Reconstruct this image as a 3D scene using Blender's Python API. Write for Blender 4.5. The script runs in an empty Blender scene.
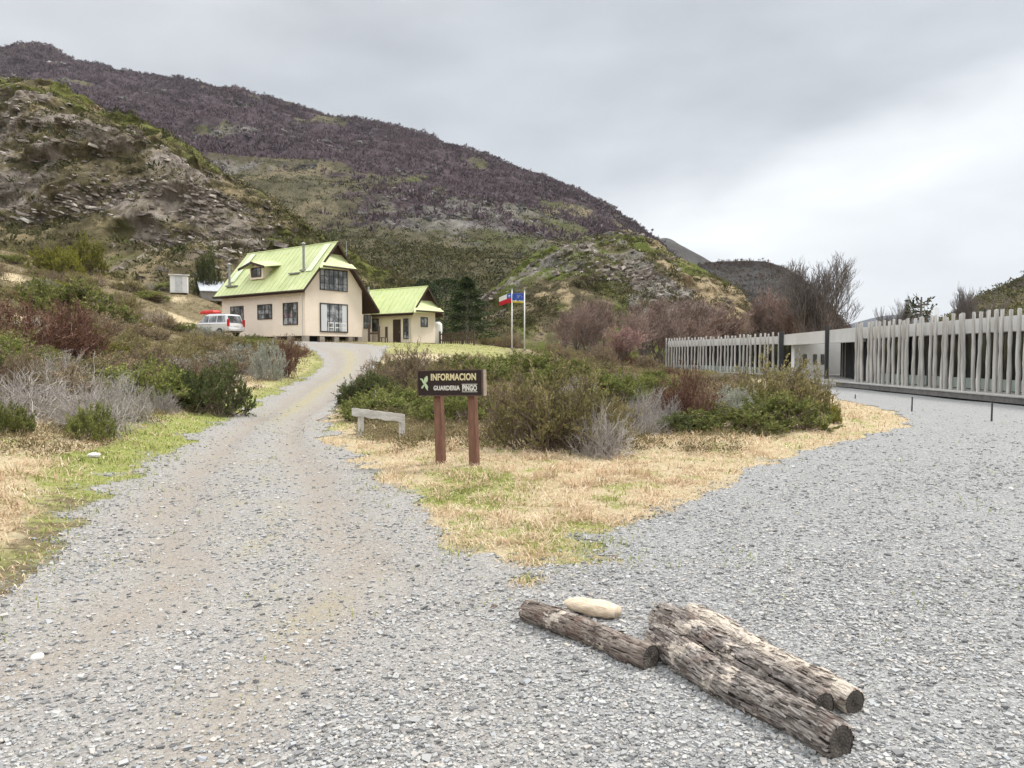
import bpy, math, random
import numpy as np
from mathutils import Vector, Matrix

random.seed(5)
rng = np.random.default_rng(11)
sc = bpy.context.scene
col = sc.collection
R = math.radians

# ------------------------------------------------------------------ camera
CAM_H, FPX, HOR = 1.6, 750.0, 355.0
PITCH = math.atan((384 - HOR) / FPX)
cam = bpy.data.cameras.new("camera")
cam.sensor_width = 36.0
cam.lens = FPX / 1024 * 36.0
cam.clip_start = 0.05
cam.clip_end = 30000
cam_o = bpy.data.objects.new("camera", cam)
cam_o.location = (0, 0, CAM_H)
cam_o.rotation_euler = (math.pi / 2 - PITCH, 0, 0)
col.objects.link(cam_o)
sc.camera = cam_o

# ------------------------------------------------------------------ sky
SUN_EL, SUN_AZ = 52, 62          # azimuth measured from +Y towards +X
w = bpy.data.worlds.new("World")
sc.world = w
w.use_nodes = True
nt = w.node_tree
nt.nodes.clear()
N = nt.nodes.new
L = nt.links.new


def nmath(nt, op, a, b=None, clamp=False):
    n = nt.nodes.new("ShaderNodeMath")
    n.operation = op
    n.use_clamp = clamp
    for i, x in enumerate((a, b)):
        if x is None:
            continue
        if isinstance(x, (int, float)):
            n.inputs[i].default_value = x
        else:
            nt.links.new(x, n.inputs[i])
    return n.outputs[0]


def ramp(nt, fac, stops, interp='LINEAR'):
    n = nt.nodes.new("ShaderNodeValToRGB")
    cr = n.color_ramp
    cr.interpolation = interp
    while len(cr.elements) < len(stops):
        cr.elements.new(0.5)
    for e, (p, c) in zip(cr.elements, stops):
        e.position = p
        e.color = (*c, 1) if len(c) == 3 else c
    nt.links.new(fac, n.inputs[0])
    return n.outputs[0]


def mixc(nt, fac, a, b, mode='MIX'):
    n = nt.nodes.new("ShaderNodeMix")
    n.data_type = 'RGBA'
    n.blend_type = mode
    for i, x in ((0, fac), (6, a), (7, b)):
        if isinstance(x, (int, float)):
            n.inputs[i].default_value = x
        elif isinstance(x, tuple):
            n.inputs[i].default_value = (*x, 1)
        else:
            nt.links.new(x, n.inputs[i])
    return n.outputs[2]


tc = N("ShaderNodeTexCoord")
vec = tc.outputs["Generated"]
sky = N("ShaderNodeTexSky")
sky.sky_type = 'NISHITA'
sky.sun_disc = False
sky.sun_elevation = R(SUN_EL)
sky.sun_rotation = R(SUN_AZ)
dot = N("ShaderNodeVectorMath")
dot.operation = 'DOT_PRODUCT'
nv = Vector((-0.30, -0.135, 1)).normalized()
dot.inputs[1].default_value = nv
L(vec, dot.inputs[0])
mp = N("ShaderNodeMapping")
mp.inputs["Scale"].default_value = (1.0, 1.0, 2.6)
L(vec, mp.inputs[0])
cn = N("ShaderNodeTexNoise")
cn.inputs["Scale"].default_value = 2.3
cn.inputs["Detail"].default_value = 6
cn.inputs["Roughness"].default_value = 0.5
cn.inputs["Distortion"].default_value = 0.3
L(mp.outputs[0], cn.inputs["Vector"])
sv = nmath(nt, 'ADD', dot.outputs["Value"], nmath(nt, 'MULTIPLY', nmath(nt, 'SUBTRACT', cn.outputs["Fac"], 0.5), 0.20))
fac = nmath(nt, 'ADD', nmath(nt, 'MULTIPLY', sv, 0.5), 0.5, True)
cl = ramp(nt, fac, [(0.0, (0.58, 0.61, 0.65)), (0.40, (0.575, 0.60, 0.635)), (0.435, (0.60, 0.622, 0.65)), (0.472, (0.70, 0.718, 0.737)),
                    (0.492, (0.64, 0.658, 0.68)), (0.525, (0.45, 0.472, 0.50)), (0.63, (0.415, 0.435, 0.462)),
                    (0.74, (0.53, 0.54, 0.56)), (0.82, (1.05, 1.07, 1.09)), (1.0, (1.95, 1.97, 2.0))])
cn2 = N("ShaderNodeTexNoise")
cn2.inputs["Scale"].default_value = 5.0
cn2.inputs["Detail"].default_value = 5
L(mp.outputs[0], cn2.inputs["Vector"])
cl = mixc(nt, 1.0, cl, ramp(nt, cn2.outputs["Fac"], [(0.25, (0.86, 0.865, 0.87)), (0.75, (1.12, 1.12, 1.115))]), 'MULTIPLY')
bg1 = N("ShaderNodeBackground")
L(sky.outputs[0], bg1.inputs[0])
bg1.inputs[1].default_value = 0.06
bg2 = N("ShaderNodeBackground")
L(cl, bg2.inputs[0])
bg2.inputs[1].default_value = 0.58
ms = N("ShaderNodeMixShader")
ms.inputs[0].default_value = 0.94
L(bg1.outputs[0], ms.inputs[1])
L(bg2.outputs[0], ms.inputs[2])
wo = N("ShaderNodeOutputWorld")
L(ms.outputs[0], wo.inputs[0])

sun = bpy.data.lights.new("sun", 'SUN')
sun.energy = 1.5
sun.angle = R(10)
sun.color = (1.0, 0.96, 0.90)
so = bpy.data.objects.new("sun", sun)
d = Vector((math.sin(R(SUN_AZ)) * math.cos(R(SUN_EL)), math.cos(R(SUN_AZ)) * math.cos(R(SUN_EL)), math.sin(R(SUN_EL))))
so.rotation_euler = d.to_track_quat('Z', 'Y').to_euler()
so.location = (20, 20, 60)
col.objects.link(so)

sc.view_settings.view_transform = 'Standard'
sc.view_settings.look = 'None'
sc.view_settings.exposure = 1.35
sc.view_settings.gamma = 1.0
sc.cycles.max_bounces = 5
sc.cycles.diffuse_bounces = 3
sc.cycles.transparent_max_bounces = 4
sc.cycles.use_denoising = True

# ------------------------------------------------------------------ noise
def _h(ix, iy, seed):
    h = (ix.astype(np.int64) * 374761393 + iy.astype(np.int64) * 668265263 + seed * 144269504) & 0xffffffff
    h = ((h ^ (h >> 13)) * 1274126177) & 0xffffffff
    h = h ^ (h >> 16)
    return (h & 0xffff) / 65535.0


def perlin(x, y, seed=0):
    x = np.asarray(x, float); y = np.asarray(y, float)
    ix = np.floor(x); iy = np.floor(y)
    fx = x - ix; fy = y - iy
    u = fx * fx * fx * (fx * (fx * 6 - 15) + 10)
    v = fy * fy * fy * (fy * (fy * 6 - 15) + 10)

    def g(ox, oy):
        a = _h(ix + ox, iy + oy, seed) * 6.2831853
        return np.cos(a) * (fx - ox) + np.sin(a) * (fy - oy)
    n0 = g(0, 0) * (1 - u) + g(1, 0) * u
    n1 = g(0, 1) * (1 - u) + g(1, 1) * u
    return (n0 * (1 - v) + n1 * v) * 1.5


def fbm(x, y, octv=4, seed=0, gain=0.5):
    s = 0; a = 1; t = 0
    for i in range(octv):
        s = s + a * perlin(x * 2 ** i, y * 2 ** i, seed + i * 17)
        t += a; a *= gain
    return s / t


def ridged(x, y, octv=4, seed=0):
    s = 0; a = 1; t = 0
    for i in range(octv):
        s = s + a * (1 - 2 * np.abs(perlin(x * 2 ** i, y * 2 ** i, seed + i * 31)))
        t += a; a *= 0.5
    return s / t


def sstep(a, b, x):
    t = np.clip((x - a) / (b - a), 0, 1)
    return t * t * (3 - 2 * t)


# ------------------------------------------------------------------ objects
def tag(o, label=None, cat=None, group=None, kind=None):
    if label: o["label"] = label
    if cat: o["category"] = cat
    if group: o["group"] = group
    if kind: o["kind"] = kind
    return o


def empty(name, loc, rz=0.0):
    o = bpy.data.objects.new(name, None)
    o.empty_display_size = 0.2
    o.location = loc
    o.rotation_euler = (0, 0, rz)
    col.objects.link(o)
    return o


def link(me, name, mat, parent=None):
    o = bpy.data.objects.new(name, me)
    if mat is not None:
        for m in (mat if isinstance(mat, (list, tuple)) else [mat]):
            me.materials.append(m)
    col.objects.link(o)
    if parent is not None:
        o.parent = parent
    return o


def mesh_np(name, V, F, attrs=None, smooth=False):
    """V (n,3); F an (m,k) int array or a list of such arrays."""
    me = bpy.data.meshes.new(name)
    V = np.ascontiguousarray(V, dtype=np.float32)
    if not isinstance(F, list):
        F = [F]
    F = [np.asarray(f, dtype=np.int32) for f in F if len(f)]
    loops = np.concatenate([f.ravel() for f in F])
    sizes = np.concatenate([np.full(len(f), f.shape[1], np.int32) for f in F])
    starts = np.concatenate([[0], np.cumsum(sizes)[:-1]]).astype(np.int32)
    me.vertices.add(len(V))
    me.vertices.foreach_set("co", V.ravel())
    me.loops.add(len(loops))
    me.loops.foreach_set("vertex_index", loops)
    me.polygons.add(len(sizes))
    me.polygons.foreach_set("loop_start", starts)
    me.polygons.foreach_set("loop_total", sizes)
    me.polygons.foreach_set("use_smooth", np.full(len(sizes), smooth, dtype=bool))
    me.update(calc_edges=True)
    for k, a in (attrs or {}).items():
        a = np.asarray(a, dtype=np.float32)
        if a.ndim == 1:
            at = me.attributes.new(k, 'FLOAT', 'POINT')
            at.data.foreach_set("value", a)
        else:
            at = me.attributes.new(k, 'FLOAT_COLOR', 'POINT')
            at.data.foreach_set("color", np.c_[a, np.ones(len(a))].astype(np.float32).ravel())
    return me


class MB:
    def __init__(s):
        s.v = []; s.f = []; s.mi = []

    def add(s, vs, fs, mi=0):
        b = len(s.v)
        s.v += [tuple(p) for p in vs]
        s.f += [tuple(i + b for i in f) for f in fs]
        s.mi += [mi] * len(fs)
        return s

    def box(s, x0, x1, y0, y1, z0, z1, mi=0):
        v = [(x, y, z) for z in (z0, z1) for y in (y0, y1) for x in (x0, x1)]
        return s.add(v, [(0, 2, 3, 1), (4, 5, 7, 6), (0, 1, 5, 4), (2, 6, 7, 3), (0, 4, 6, 2), (1, 3, 7, 5)], mi)

    def obox(s, o, t, n, s0, s1, n0, n1, z0, z1, mi=0):
        v = []
        for z in (z0, z1):
            for b in (n0, n1):
                for a in (s0, s1):
                    v.append((o[0] + t[0] * a + n[0] * b, o[1] + t[1] * a + n[1] * b, o[2] + z))
        return s.add(v, [(0, 2, 3, 1), (4, 5, 7, 6), (0, 1, 5, 4), (2, 6, 7, 3), (0, 4, 6, 2), (1, 3, 7, 5)], mi)

    def prism(s, poly, y0, y1, mi=0):
        """poly in x,z extruded along y."""
        n = len(poly)
        v = [(x, y0, z) for x, z in poly] + [(x, y1, z) for x, z in poly]
        f = [tuple(range(n)), tuple(range(2 * n - 1, n - 1, -1))]
        f += [(i, i + n, (i + 1) % n + n, (i + 1) % n) for i in range(n)]
        return s.add(v, f, mi)

    def slab(s, pts, th, mi=0, dirv=(0, 0, -1)):
        n = len(pts)
        v = list(pts) + [(p[0] + dirv[0] * th, p[1] + dirv[1] * th, p[2] + dirv[2] * th) for p in pts]
        f = [tuple(range(n)), tuple(range(2 * n - 1, n - 1, -1))]
        f += [(i, i + n, (i + 1) % n + n, (i + 1) % n) for i in range(n)]
        return s.add(v, f, mi)

    def cyl(s, p0, p1, r0, r1=None, n=10, mi=0):
        r1 = r0 if r1 is None else r1
        p0 = Vector(p0); p1 = Vector(p1)
        q = (p1 - p0).to_track_quat('Z', 'Y')
        v = []
        for p, r in ((p0, r0), (p1, r1)):
            for i in range(n):
                a = 2 * math.pi * i / n
                v.append(p + q @ Vector((r * math.cos(a), r * math.sin(a), 0)))
        f = [(i, (i + 1) % n, (i + 1) % n + n, i + n) for i in range(n)]
        f += [tuple(range(n - 1, -1, -1)), tuple(range(n, 2 * n))]
        return s.add(v, f, mi)

    def build(s, name, mat, parent=None, bevel=0.0, smooth=False):
        me = bpy.data.meshes.new(name)
        me.from_pydata(s.v, [], s.f)
        me.polygons.foreach_set("material_index", s.mi)
        if smooth:
            me.polygons.foreach_set("use_smooth", [True] * len(s.f))
        import bmesh
        bm = bmesh.new(); bm.from_mesh(me)
        bmesh.ops.recalc_face_normals(bm, faces=bm.faces)
        if bevel > 0:
            bmesh.ops.bevel(bm, geom=bm.edges[:], offset=bevel, segments=1, affect='EDGES', clamp_overlap=True)
        bm.to_mesh(me); bm.free()
        return link(me, name, mat, parent)


def tubes(paths, radii, sides=3):
    """paths (T,K,3), radii (T,K) -> V,F"""
    P = np.asarray(paths, float); Rr = np.asarray(radii, float)
    T, K, _ = P.shape
    d = np.empty_like(P)
    d[:, 1:-1] = P[:, 2:] - P[:, :-2]; d[:, 0] = P[:, 1] - P[:, 0]; d[:, -1] = P[:, -1] - P[:, -2]
    d /= np.linalg.norm(d, axis=2, keepdims=True) + 1e-9
    ref = np.where(np.abs(d[..., 2:3]) > 0.9, np.array([1.0, 0, 0]), np.array([0, 0, 1.0]))
    a = np.cross(d, ref); a /= np.linalg.norm(a, axis=2, keepdims=True) + 1e-9
    b = np.cross(d, a)
    ang = np.arange(sides) * 2 * np.pi / sides
    V = P[:, :, None, :] + Rr[:, :, None, None] * (a[:, :, None, :] * np.cos(ang)[None, None, :, None] + b[:, :, None, :] * np.sin(ang)[None, None, :, None])
    idx = np.arange(T * K * sides).reshape(T, K, sides)
    i0 = idx[:, :-1, :]; i1 = idx[:, 1:, :]
    j0 = np.roll(i0, -1, axis=2); j1 = np.roll(i1, -1, axis=2)
    F = np.stack([i0, j0, j1, i1], axis=-1).reshape(-1, 4)
    return V.reshape(-1, 3), F


def unit(v):
    return v / (np.linalg.norm(v, axis=-1, keepdims=True) + 1e-9)


def leaves(pos, dirs, ln, wd, rg):
    """diamond leaf quads"""
    n = len(pos)
    d = unit(dirs)
    s = unit(np.cross(d, rg.normal(size=(n, 3))))
    ln = np.broadcast_to(ln, n)[:, None]; wd = np.broadcast_to(wd, n)[:, None]
    V = np.stack([pos, pos + d * ln * .5 + s * wd * .5, pos + d * ln, pos + d * ln * .5 - s * wd * .5], axis=1).reshape(-1, 3)
    return V, np.arange(4 * n).reshape(n, 4)


# ------------------------------------------------------------------ materials
def newmat(name):
    m = bpy.data.materials.new(name)
    m.use_nodes = True
    nt = m.node_tree
    b = nt.nodes["Principled BSDF"]
    return m, nt, b


def coord(nt, scale=(1, 1, 1), kind="Object"):
    t = nt.nodes.new("ShaderNodeTexCoord")
    mp = nt.nodes.new("ShaderNodeMapping")
    mp.inputs["Scale"].default_value = scale
    nt.links.new(t.outputs[kind], mp.inputs[0])
    return mp.outputs[0]


def noise(nt, vec, scale, detail=4, rough=0.55, dist=0.0):
    n = nt.nodes.new("ShaderNodeTexNoise")
    n.inputs["Scale"].default_value = scale
    n.inputs["Detail"].default_value = detail
    n.inputs["Roughness"].default_value = rough
    n.inputs["Distortion"].default_value = dist
    nt.links.new(vec, n.inputs["Vector"])
    return n.outputs["Fac"]


def voro(nt, vec, scale, feature='F1', out="Distance"):
    n = nt.nodes.new("ShaderNodeTexVoronoi")
    n.feature = feature
    n.inputs["Scale"].default_value = scale
    nt.links.new(vec, n.inputs["Vector"])
    return n.outputs[out]


def bump(nt, b, h, strength=0.4, dist=0.02, prev=None):
    n = nt.nodes.new("ShaderNodeBump")
    n.inputs["Strength"].default_value = strength
    n.inputs["Distance"].default_value = dist
    nt.links.new(h, n.inputs["Height"])
    if prev is not None:
        nt.links.new(prev, n.inputs["Normal"])
    if b is not None:
        nt.links.new(n.outputs[0], b.inputs["Normal"])
    return n.outputs[0]


def attr(nt, name, out="Fac"):
    n = nt.nodes.new("ShaderNodeAttribute")
    n.attribute_name = name
    return n.outputs[out]


def plain(name, c1, c2=None, scale=6, rough=0.7, bmp=0.0, stretch=(1, 1, 1), detail=5, metal=0.0, spec=0.3):
    m, nt, b = newmat(name)
    v = coord(nt, stretch)
    c2 = c2 or tuple(x * 0.8 for x in c1)
    f = noise(nt, v, scale, detail, 0.6)
    L = ramp(nt, f, [(0.3, c2), (0.7, c1)])
    nt.links.new(L, b.inputs["Base Color"])
    b.inputs["Roughness"].default_value = rough
    b.inputs["Metallic"].default_value = metal
    b.inputs["Specular IOR Level"].default_value = spec
    if bmp:
        bump(nt, b, noise(nt, v, scale * 4, detail, 0.65), bmp, 0.02)
    return m


def leafmat(name, stops, trans=0.25, rough=0.75, rnd=0.25):
    """stops: colours over the leaf tint attribute"""
    m, nt, b = newmat(name)
    t = attr(nt, "tint")
    c = ramp(nt, t, stops)
    oi = nt.nodes.new("ShaderNodeObjectInfo")
    k = nmath(nt, 'ADD', nmath(nt, 'MULTIPLY', oi.outputs["Random"], rnd * 2), 1 - rnd)
    hv = nt.nodes.new("ShaderNodeHueSaturation")
    nt.links.new(c, hv.inputs["Color"])
    nt.links.new(k, hv.inputs["Value"])
    nt.links.new(hv.outputs[0], b.inputs["Base Color"])
    b.inputs["Roughness"].default_value = rough
    b.inputs["Specular IOR Level"].default_value = 0.15
    if trans > 0:
        tr = nt.nodes.new("ShaderNodeBsdfTranslucent")
        nt.links.new(hv.outputs[0], tr.inputs[0])
        mx = nt.nodes.new("ShaderNodeMixShader")
        mx.inputs[0].default_value = trans
        nt.links.new(b.outputs[0], mx.inputs[1])
        nt.links.new(tr.outputs[0], mx.inputs[2])
        nt.links.new(mx.outputs[0], nt.nodes["Material Output"].inputs[0])
    return m


def P(px, py, Y):
    """the world point on the ray of a photograph pixel at depth Y metres"""
    u = (px - 512) / FPX; v = (384 - py) / FPX
    cp, sp = math.cos(PITCH), math.sin(PITCH)
    dx, dy, dz = u, cp + v * sp, -sp + v * cp
    k = Y / dy
    return Vector((dx * k, Y, CAM_H + dz * k))


def zpix(py, Y):
    return P(512, py, Y).z
# ------------------------------------------------------------------ ground shape
COLPX = [-300, 0, 100, 200, 260, 330, 450, 520, 600, 680, 760, 1024]
YR = [0, 8, 14, 22, 30, 38, 46, 53, 60, 70, 80, 95, 120, 160]
ZT = np.array([
    [0, .35, 1.2, 2.8, 4.5, 6.2, 8, 10, 12, 15, 17, 19, 22, 25],
    [0, .08, .55, 1.6, 2.8, 3.9, 5.0, 6.2, 7.5, 9.6, 12, 15, 18, 22],
    [0, 0, .2, .75, 1.6, 2.5, 3.4, 4.2, 5.2, 7.6, 9.6, 12, 14, 16],
    [0, 0, .02, .22, .75, 1.35, 2.0, 2.6, 3.2, 4.7, 7.5, 10.5, 18, 25],
    [0, 0, 0, .05, .45, .9, 1.5, 2.2, 2.8, 3.2, 5, 8, 13, 18],
    [0, 0, 0, .0, .32, .69, 1.29, 1.95, 2.7, 3.0, 3.4, 4.5, 8, 12],
    [0, 0, 0, .1, .35, .70, 1.15, 1.65, 2.2, 2.7, 2.9, 3.4, 4.5, 6],
    [0, 0, .04, .15, .33, .55, .85, 1.15, 1.5, 1.95, 2.15, 2.4, 2.6, 3],
    [0, 0, .04, .12, .22, .3, .4, .5, .6, .8, 1.0, 1.4, 2, 3],
    [0, 0, 0, .02, .05, .06, .08, .1, .12, .2, .3, .6, 1, 1.5],
    [0] * 14, [0] * 14], float)
_th = np.arctan((np.array(COLPX) - 512) / FPX)
_TG = np.linspace(-1.0, 0.9, 240)
_YG = np.linspace(0, 160, 481)
_tmp = np.array([np.interp(_YG, YR, row) for row in ZT])
_G = np.array([np.interp(_TG, _th, _tmp[:, j]) for j in range(len(_YG))]).T


def _blur(a, n, ax):
    k = np.hanning(n + 2)[1:-1]; k /= k.sum()
    pad = [(0, 0), (0, 0)]; pad[ax] = (n // 2, n // 2)
    ap = np.pad(a, pad, mode='edge')
    return np.apply_along_axis(lambda r: np.convolve(r, k, 'valid'), ax, ap)


_G = _blur(_blur(_G, 13, 0), 21, 1)
_G -= _G[:, :1]
HC = np.array([-16.5, 60.0]); HA = np.array([-.798, .603]); HB = np.array([.603, .798])   # main house corner and axes
HZ = 3.03


def pads(x, y, z):
    for (ox, oy, a, b, a0, a1, b0, b1, zz, mg) in (
            (HC[0], HC[1], HA, HB, -1.5, 12.5, -1.5, 8.0, HZ - .42, 5.0),
            (-9.0, 68.0, HA, HB, -1.0, 8, -1.0, 4.2, 2.5, 4.0)):
        s = (x - ox) * a[0] + (y - oy) * a[1]
        t = (x - ox) * b[0] + (y - oy) * b[1]
        dd = np.hypot(np.maximum(np.maximum(a0 - s, s - a1), 0), np.maximum(np.maximum(b0 - t, t - b1), 0))
        wt = 1 - sstep(0, mg, dd)
        z = z * (1 - wt) + zz * wt
    return z


EL = np.array([(-4.2, -6), (-3.0, 2), (-3.0, 3.5), (-3.05, 4.9), (-3.35, 5.85), (-4.5, 8.57), (-4.95, 10.4), (-6.0, 15), (-7.5, 23), (-8.6, 30), (-9.6, 38), (-10.8, 44), (-12.6, 50), (-14.6, 53.5), (-17, 56.5), (-18, 60)])
RX = np.array([(.2, 5.0), (-.55, 5.7), (-1.09, 7.27), (-2.3, 10.4), (-3.7, 14.1), (-4.9, 18.5), (-5.6, 24), (-6.4, 30), (-7.2, 38), (-8.4, 46), (-9.2, 52), (-9.6, 56), (-9.6, 60)])
LX = np.array([(.0, 5.0), (.33, 5.2), (.73, 5.58), (1.08, 6.3), (1.84, 7.74), (3.1, 9.75), (5.1, 12.4), (7.56, 15), (9.3, 17.1), (10.75, 20), (11.5, 24), (11.9, 26.7), (15.0, 36), (15.6, 50)])


def edges(x, y):
    el = np.interp(y, EL[:, 1], EL[:, 0]); rx = np.interp(y, RX[:, 1], RX[:, 0]); lx = np.interp(y, LX[:, 1], LX[:, 0])
    return el, rx, lx


def gravel_sd(x, y):
    el, rx, lx = edges(x, y)
    isl = np.minimum(np.minimum(x - rx, lx - x), (y - 5.15) * .55)
    far = np.where(x > (rx + lx) / 2, 39 - y, 57.6 - y)
    return np.minimum(np.minimum(np.minimum(x - el, -isl), far), 24 - x * .5 + 0 * y)


def gravel_mask(x, y):
    r = np.hypot(x, y)
    n = fbm(x * 1.3, y * 1.3, 4, 3)
    return sstep(-.75, .30, gravel_sd(x, y) + .55 * n * (np.clip(r / 8, .6, 1.3) + .9 * np.exp(-np.hypot(x - .2, y - 5.6) ** 2 / 2.5)))


def Gz(x, y, rough=True):
    x = np.asarray(x, float); y = np.asarray(y, float)
    r = np.hypot(x, y); th = np.arctan2(x, y)
    yy = r * np.cos(np.clip(np.abs(th), 0, .85))
    ti = np.clip((th + 1.0) / 1.9 * 239, 0, 238.999); yi = np.clip(yy / 160 * 480, 0, 479.999)
    a = ti.astype(int); b = yi.astype(int); fa = ti - a; fb = yi - b
    z = (_G[a, b] * (1 - fa) + _G[a + 1, b] * fa) * (1 - fb) + (_G[a, b + 1] * (1 - fa) + _G[a + 1, b + 1] * fa) * fb
    z = z * (1 - sstep(1.5, 2.4, np.abs(th))) * (1 - sstep(165, 420, yy))
    z = pads(x, y, z)
    if rough:
        sd = gravel_sd(x, y)
        m = sstep(.1, 1.6, -sd)
        hp = sstep(20, 60, yy)
        z = z + m * (.10 * fbm(x * .45, y * .45, 3, 5) + .10 * fbm(x * .16, y * .16, 3, 9) * (1 + 6 * hp) * sstep(-.2, -.4, th)) \
            + .03 * fbm(x * .35, y * .35, 3, 21) + .05 * m
        z = z - .03 * sstep(.1, .5, sd) * sstep(1.0, .3, sd)
        # two wheel ruts along the drive
        el, rx, _ = edges(x, y)
        k = (x - el) / np.maximum(rx - el, .5)
        rut = np.exp(-((k - .25) / .1) ** 2) + np.exp(-((k - .75) / .1) ** 2)
        z = z - .035 * rut * sstep(4.5, 7, y) * sstep(58, 50, y)
        z = np.where(yy > 0, z, z)
    return z


def gz(x, y):
    return float(Gz(np.array([x]), np.array([y]))[0])


# polar grid, fine inside the view
tf = np.arange(-.80, .80, .0042)
tcoarse = np.concatenate([np.linspace(-math.pi, -.80, 34)[:-1], tf, np.linspace(.80, math.pi, 34)[:-1]])
rr = np.concatenate([[.25, .6], np.geomspace(1.0, 150, 330), np.geomspace(156, 6500, 24)])
TT, RR = np.meshgrid(tcoarse, rr)
GX = RR * np.sin(TT); GY = RR * np.cos(TT)
GZ = Gz(GX, GY)
gm = gravel_mask(GX, GY)
nT, nR = len(tcoarse), len(rr)
idx = np.arange(nT * nR).reshape(nR, nT)
i0 = idx[:-1]; i1 = idx[1:]
GF = np.stack([i0, np.roll(i0, -1, 1), np.roll(i1, -1, 1), i1], -1).reshape(-1, 4)
GV = np.stack([GX, GY, GZ], -1).reshape(-1, 3)


def veg_attrs(x, y):
    el, rx, lx = edges(x, y)
    n = fbm(x * .8, y * .8, 4, 41); n2 = fbm(x * .25, y * .25, 3, 43)
    r = np.hypot(x, y)
    left = el - x
    wid = .55 + .035 * np.clip(y, 0, 40) + .8 * np.exp(-((y - 13) / 5) ** 2)
    green = sstep(wid + .2, wid - .5, left + n * 1.0) * sstep(-.6, .1, left + n * .5) * (x < 0) * (.35 + .65 * sstep(7.0, 10, y + 2 * n)) * (y < 62)
    green = green * (1 - .45 * sstep(20, 30, y))
    green = np.maximum(green, sstep(1.3, .2, np.hypot(x + .55, (y - 8.7) * .6) + n * .9) * .85)
    green = np.maximum(green, sstep(.9, .2, np.hypot(x - .5, (y - 6.4) * .7) + n * .9) * .6)
    green = np.maximum(green, sstep(1.1, .3, np.hypot(x + 4.3, (y - 16.0) * .35) + n * .6) * .75)
    green = np.maximum(green, sstep(.0, .4, fbm(x * 1.3, y * 1.3, 4, 55)) * .55 * (r < 25))
    th = x / np.maximum(y, 1)
    lawn = sstep(50, 54, y + n * 3) * sstep(90, 80, y) * sstep(-.22, -.17, th) * sstep(.02, -.02, th)
    green = np.maximum(green, lawn * .55)
    dry = sstep(15.5, 12.5, y + n * 2 - np.clip(x, 0, 10) * .7) * (x > rx - .5) + sstep(2.2, .6, np.abs(x - lx) + n) * (y < 36) * (x > 0) * .95 \
        + sstep(1.6, .3, np.abs(x - rx) + n * .8) * (y < 20)
    dry = np.maximum(dry, sstep(.3, 1.0, left) * sstep(4.2, 2.6, left + n * 1.5) * .95)
    dry = np.maximum(dry, lawn * .6)
    dry = np.maximum(dry, sstep(.05, .35, fbm(x * .12, y * .12, 3, 77)) * sstep(14, 40, r) * .9)
    return np.clip(green, 0, 1), np.clip(dry, 0, 1)


ga, da = veg_attrs(GX, GY)
el_, rx_, lx_ = edges(GX, GY)
kk = (GX - el_) / np.maximum(rx_ - el_, .5)
strip = np.exp(-((kk - .5) / .13) ** 2) * sstep(14, 22, GY) * sstep(57, 50, GY)
lotm = sstep(-.5, 1.2, GX - np.where(GY > 5.1, (rx_ + lx_) / 2, .1 - (5.1 - GY) * .12) + .8 * fbm(GX * .6, GY * .6, 3, 61))
strip = np.maximum(strip, .55 * np.exp(-((kk - .52) / .10) ** 2) * sstep(3, 5, GY) * sstep(16, 9, GY) * sstep(-.1, .3, fbm(GX * 2, GY * 1.2, 3, 62)))

def track_w(x, y):
    el, rx, lx = edges(x, y)
    rx = np.where(y < 7, np.minimum(rx, -.3 - .12 * (7 - y)), rx)
    k = (x - el) / np.maximum(rx - el, .5)
    n = fbm(x * .9, y * .5, 3, 171) * .12
    return np.clip(np.exp(-((k - .24 + n) / .13) ** 2) + np.exp(-((k - .78 + n) / .13) ** 2), 0, 1) * (x < lx) * sstep(60, 50, y)


trk = track_w(GX, GY)

# gravel colour network, shared by the ground and the two gravel sheets


def gravel_nodes(nt, v):
    dst = voro(nt, v, 55, out="Color")
    sep = nt.nodes.new("ShaderNodeSeparateColor"); nt.links.new(dst, sep.inputs[0])
    c = ramp(nt, sep.outputs[0], [(0.0, (.10, .10, .10)), (.3, (.19, .19, .19)), (.6, (.265, .265, .262)), (.85, (.36, .358, .35)), (1, (.58, .575, .56))])
    d2 = voro(nt, v, 90, out="Color")
    s2 = nt.nodes.new("ShaderNodeSeparateColor"); nt.links.new(d2, s2.inputs[0])
    c2 = ramp(nt, s2.outputs[1], [(0, (.11, .11, .11)), (.5, (.245, .245, .243)), (1, (.46, .455, .44))])
    c = mixc(nt, noise(nt, v, 7, 3), c, c2)
    big = noise(nt, v, .55, 5, .6)
    brown = mixc(nt, nmath(nt, 'MULTIPLY', big, .75), c, (.335, .30, .255), 'MIX')
    lot = attr(nt, "lot")
    brown = mixc(nt, nmath(nt, 'MULTIPLY', attr(nt, "track"), ramp(nt, noise(nt, v, 1.4, 5, .65), [(.3, (.35, .35, .35)), (.65, (.95, .95, .95))])), brown, ramp(nt, noise(nt, v, 30, 5, .7), [(.3, (.20, .172, .142)), (.7, (.36, .315, .265))]))
    grey = mixc(nt, nmath(nt, 'MULTIPLY', big, .22), c, (.24, .241, .24))
    c = mixc(nt, lot, brown, grey)
    fleck = nmath(nt, 'MULTIPLY', attr(nt, "strip"), ramp(nt, noise(nt, v, 9, 5, .7), [(.38, (0, 0, 0)), (.58, (1, 1, 1))]))
    c = mixc(nt, fleck, c, (.33, .285, .15))
    h = nmath(nt, 'ADD', voro(nt, v, 55), nmath(nt, 'MULTIPLY', voro(nt, v, 90), .5))
    return c, h


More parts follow.
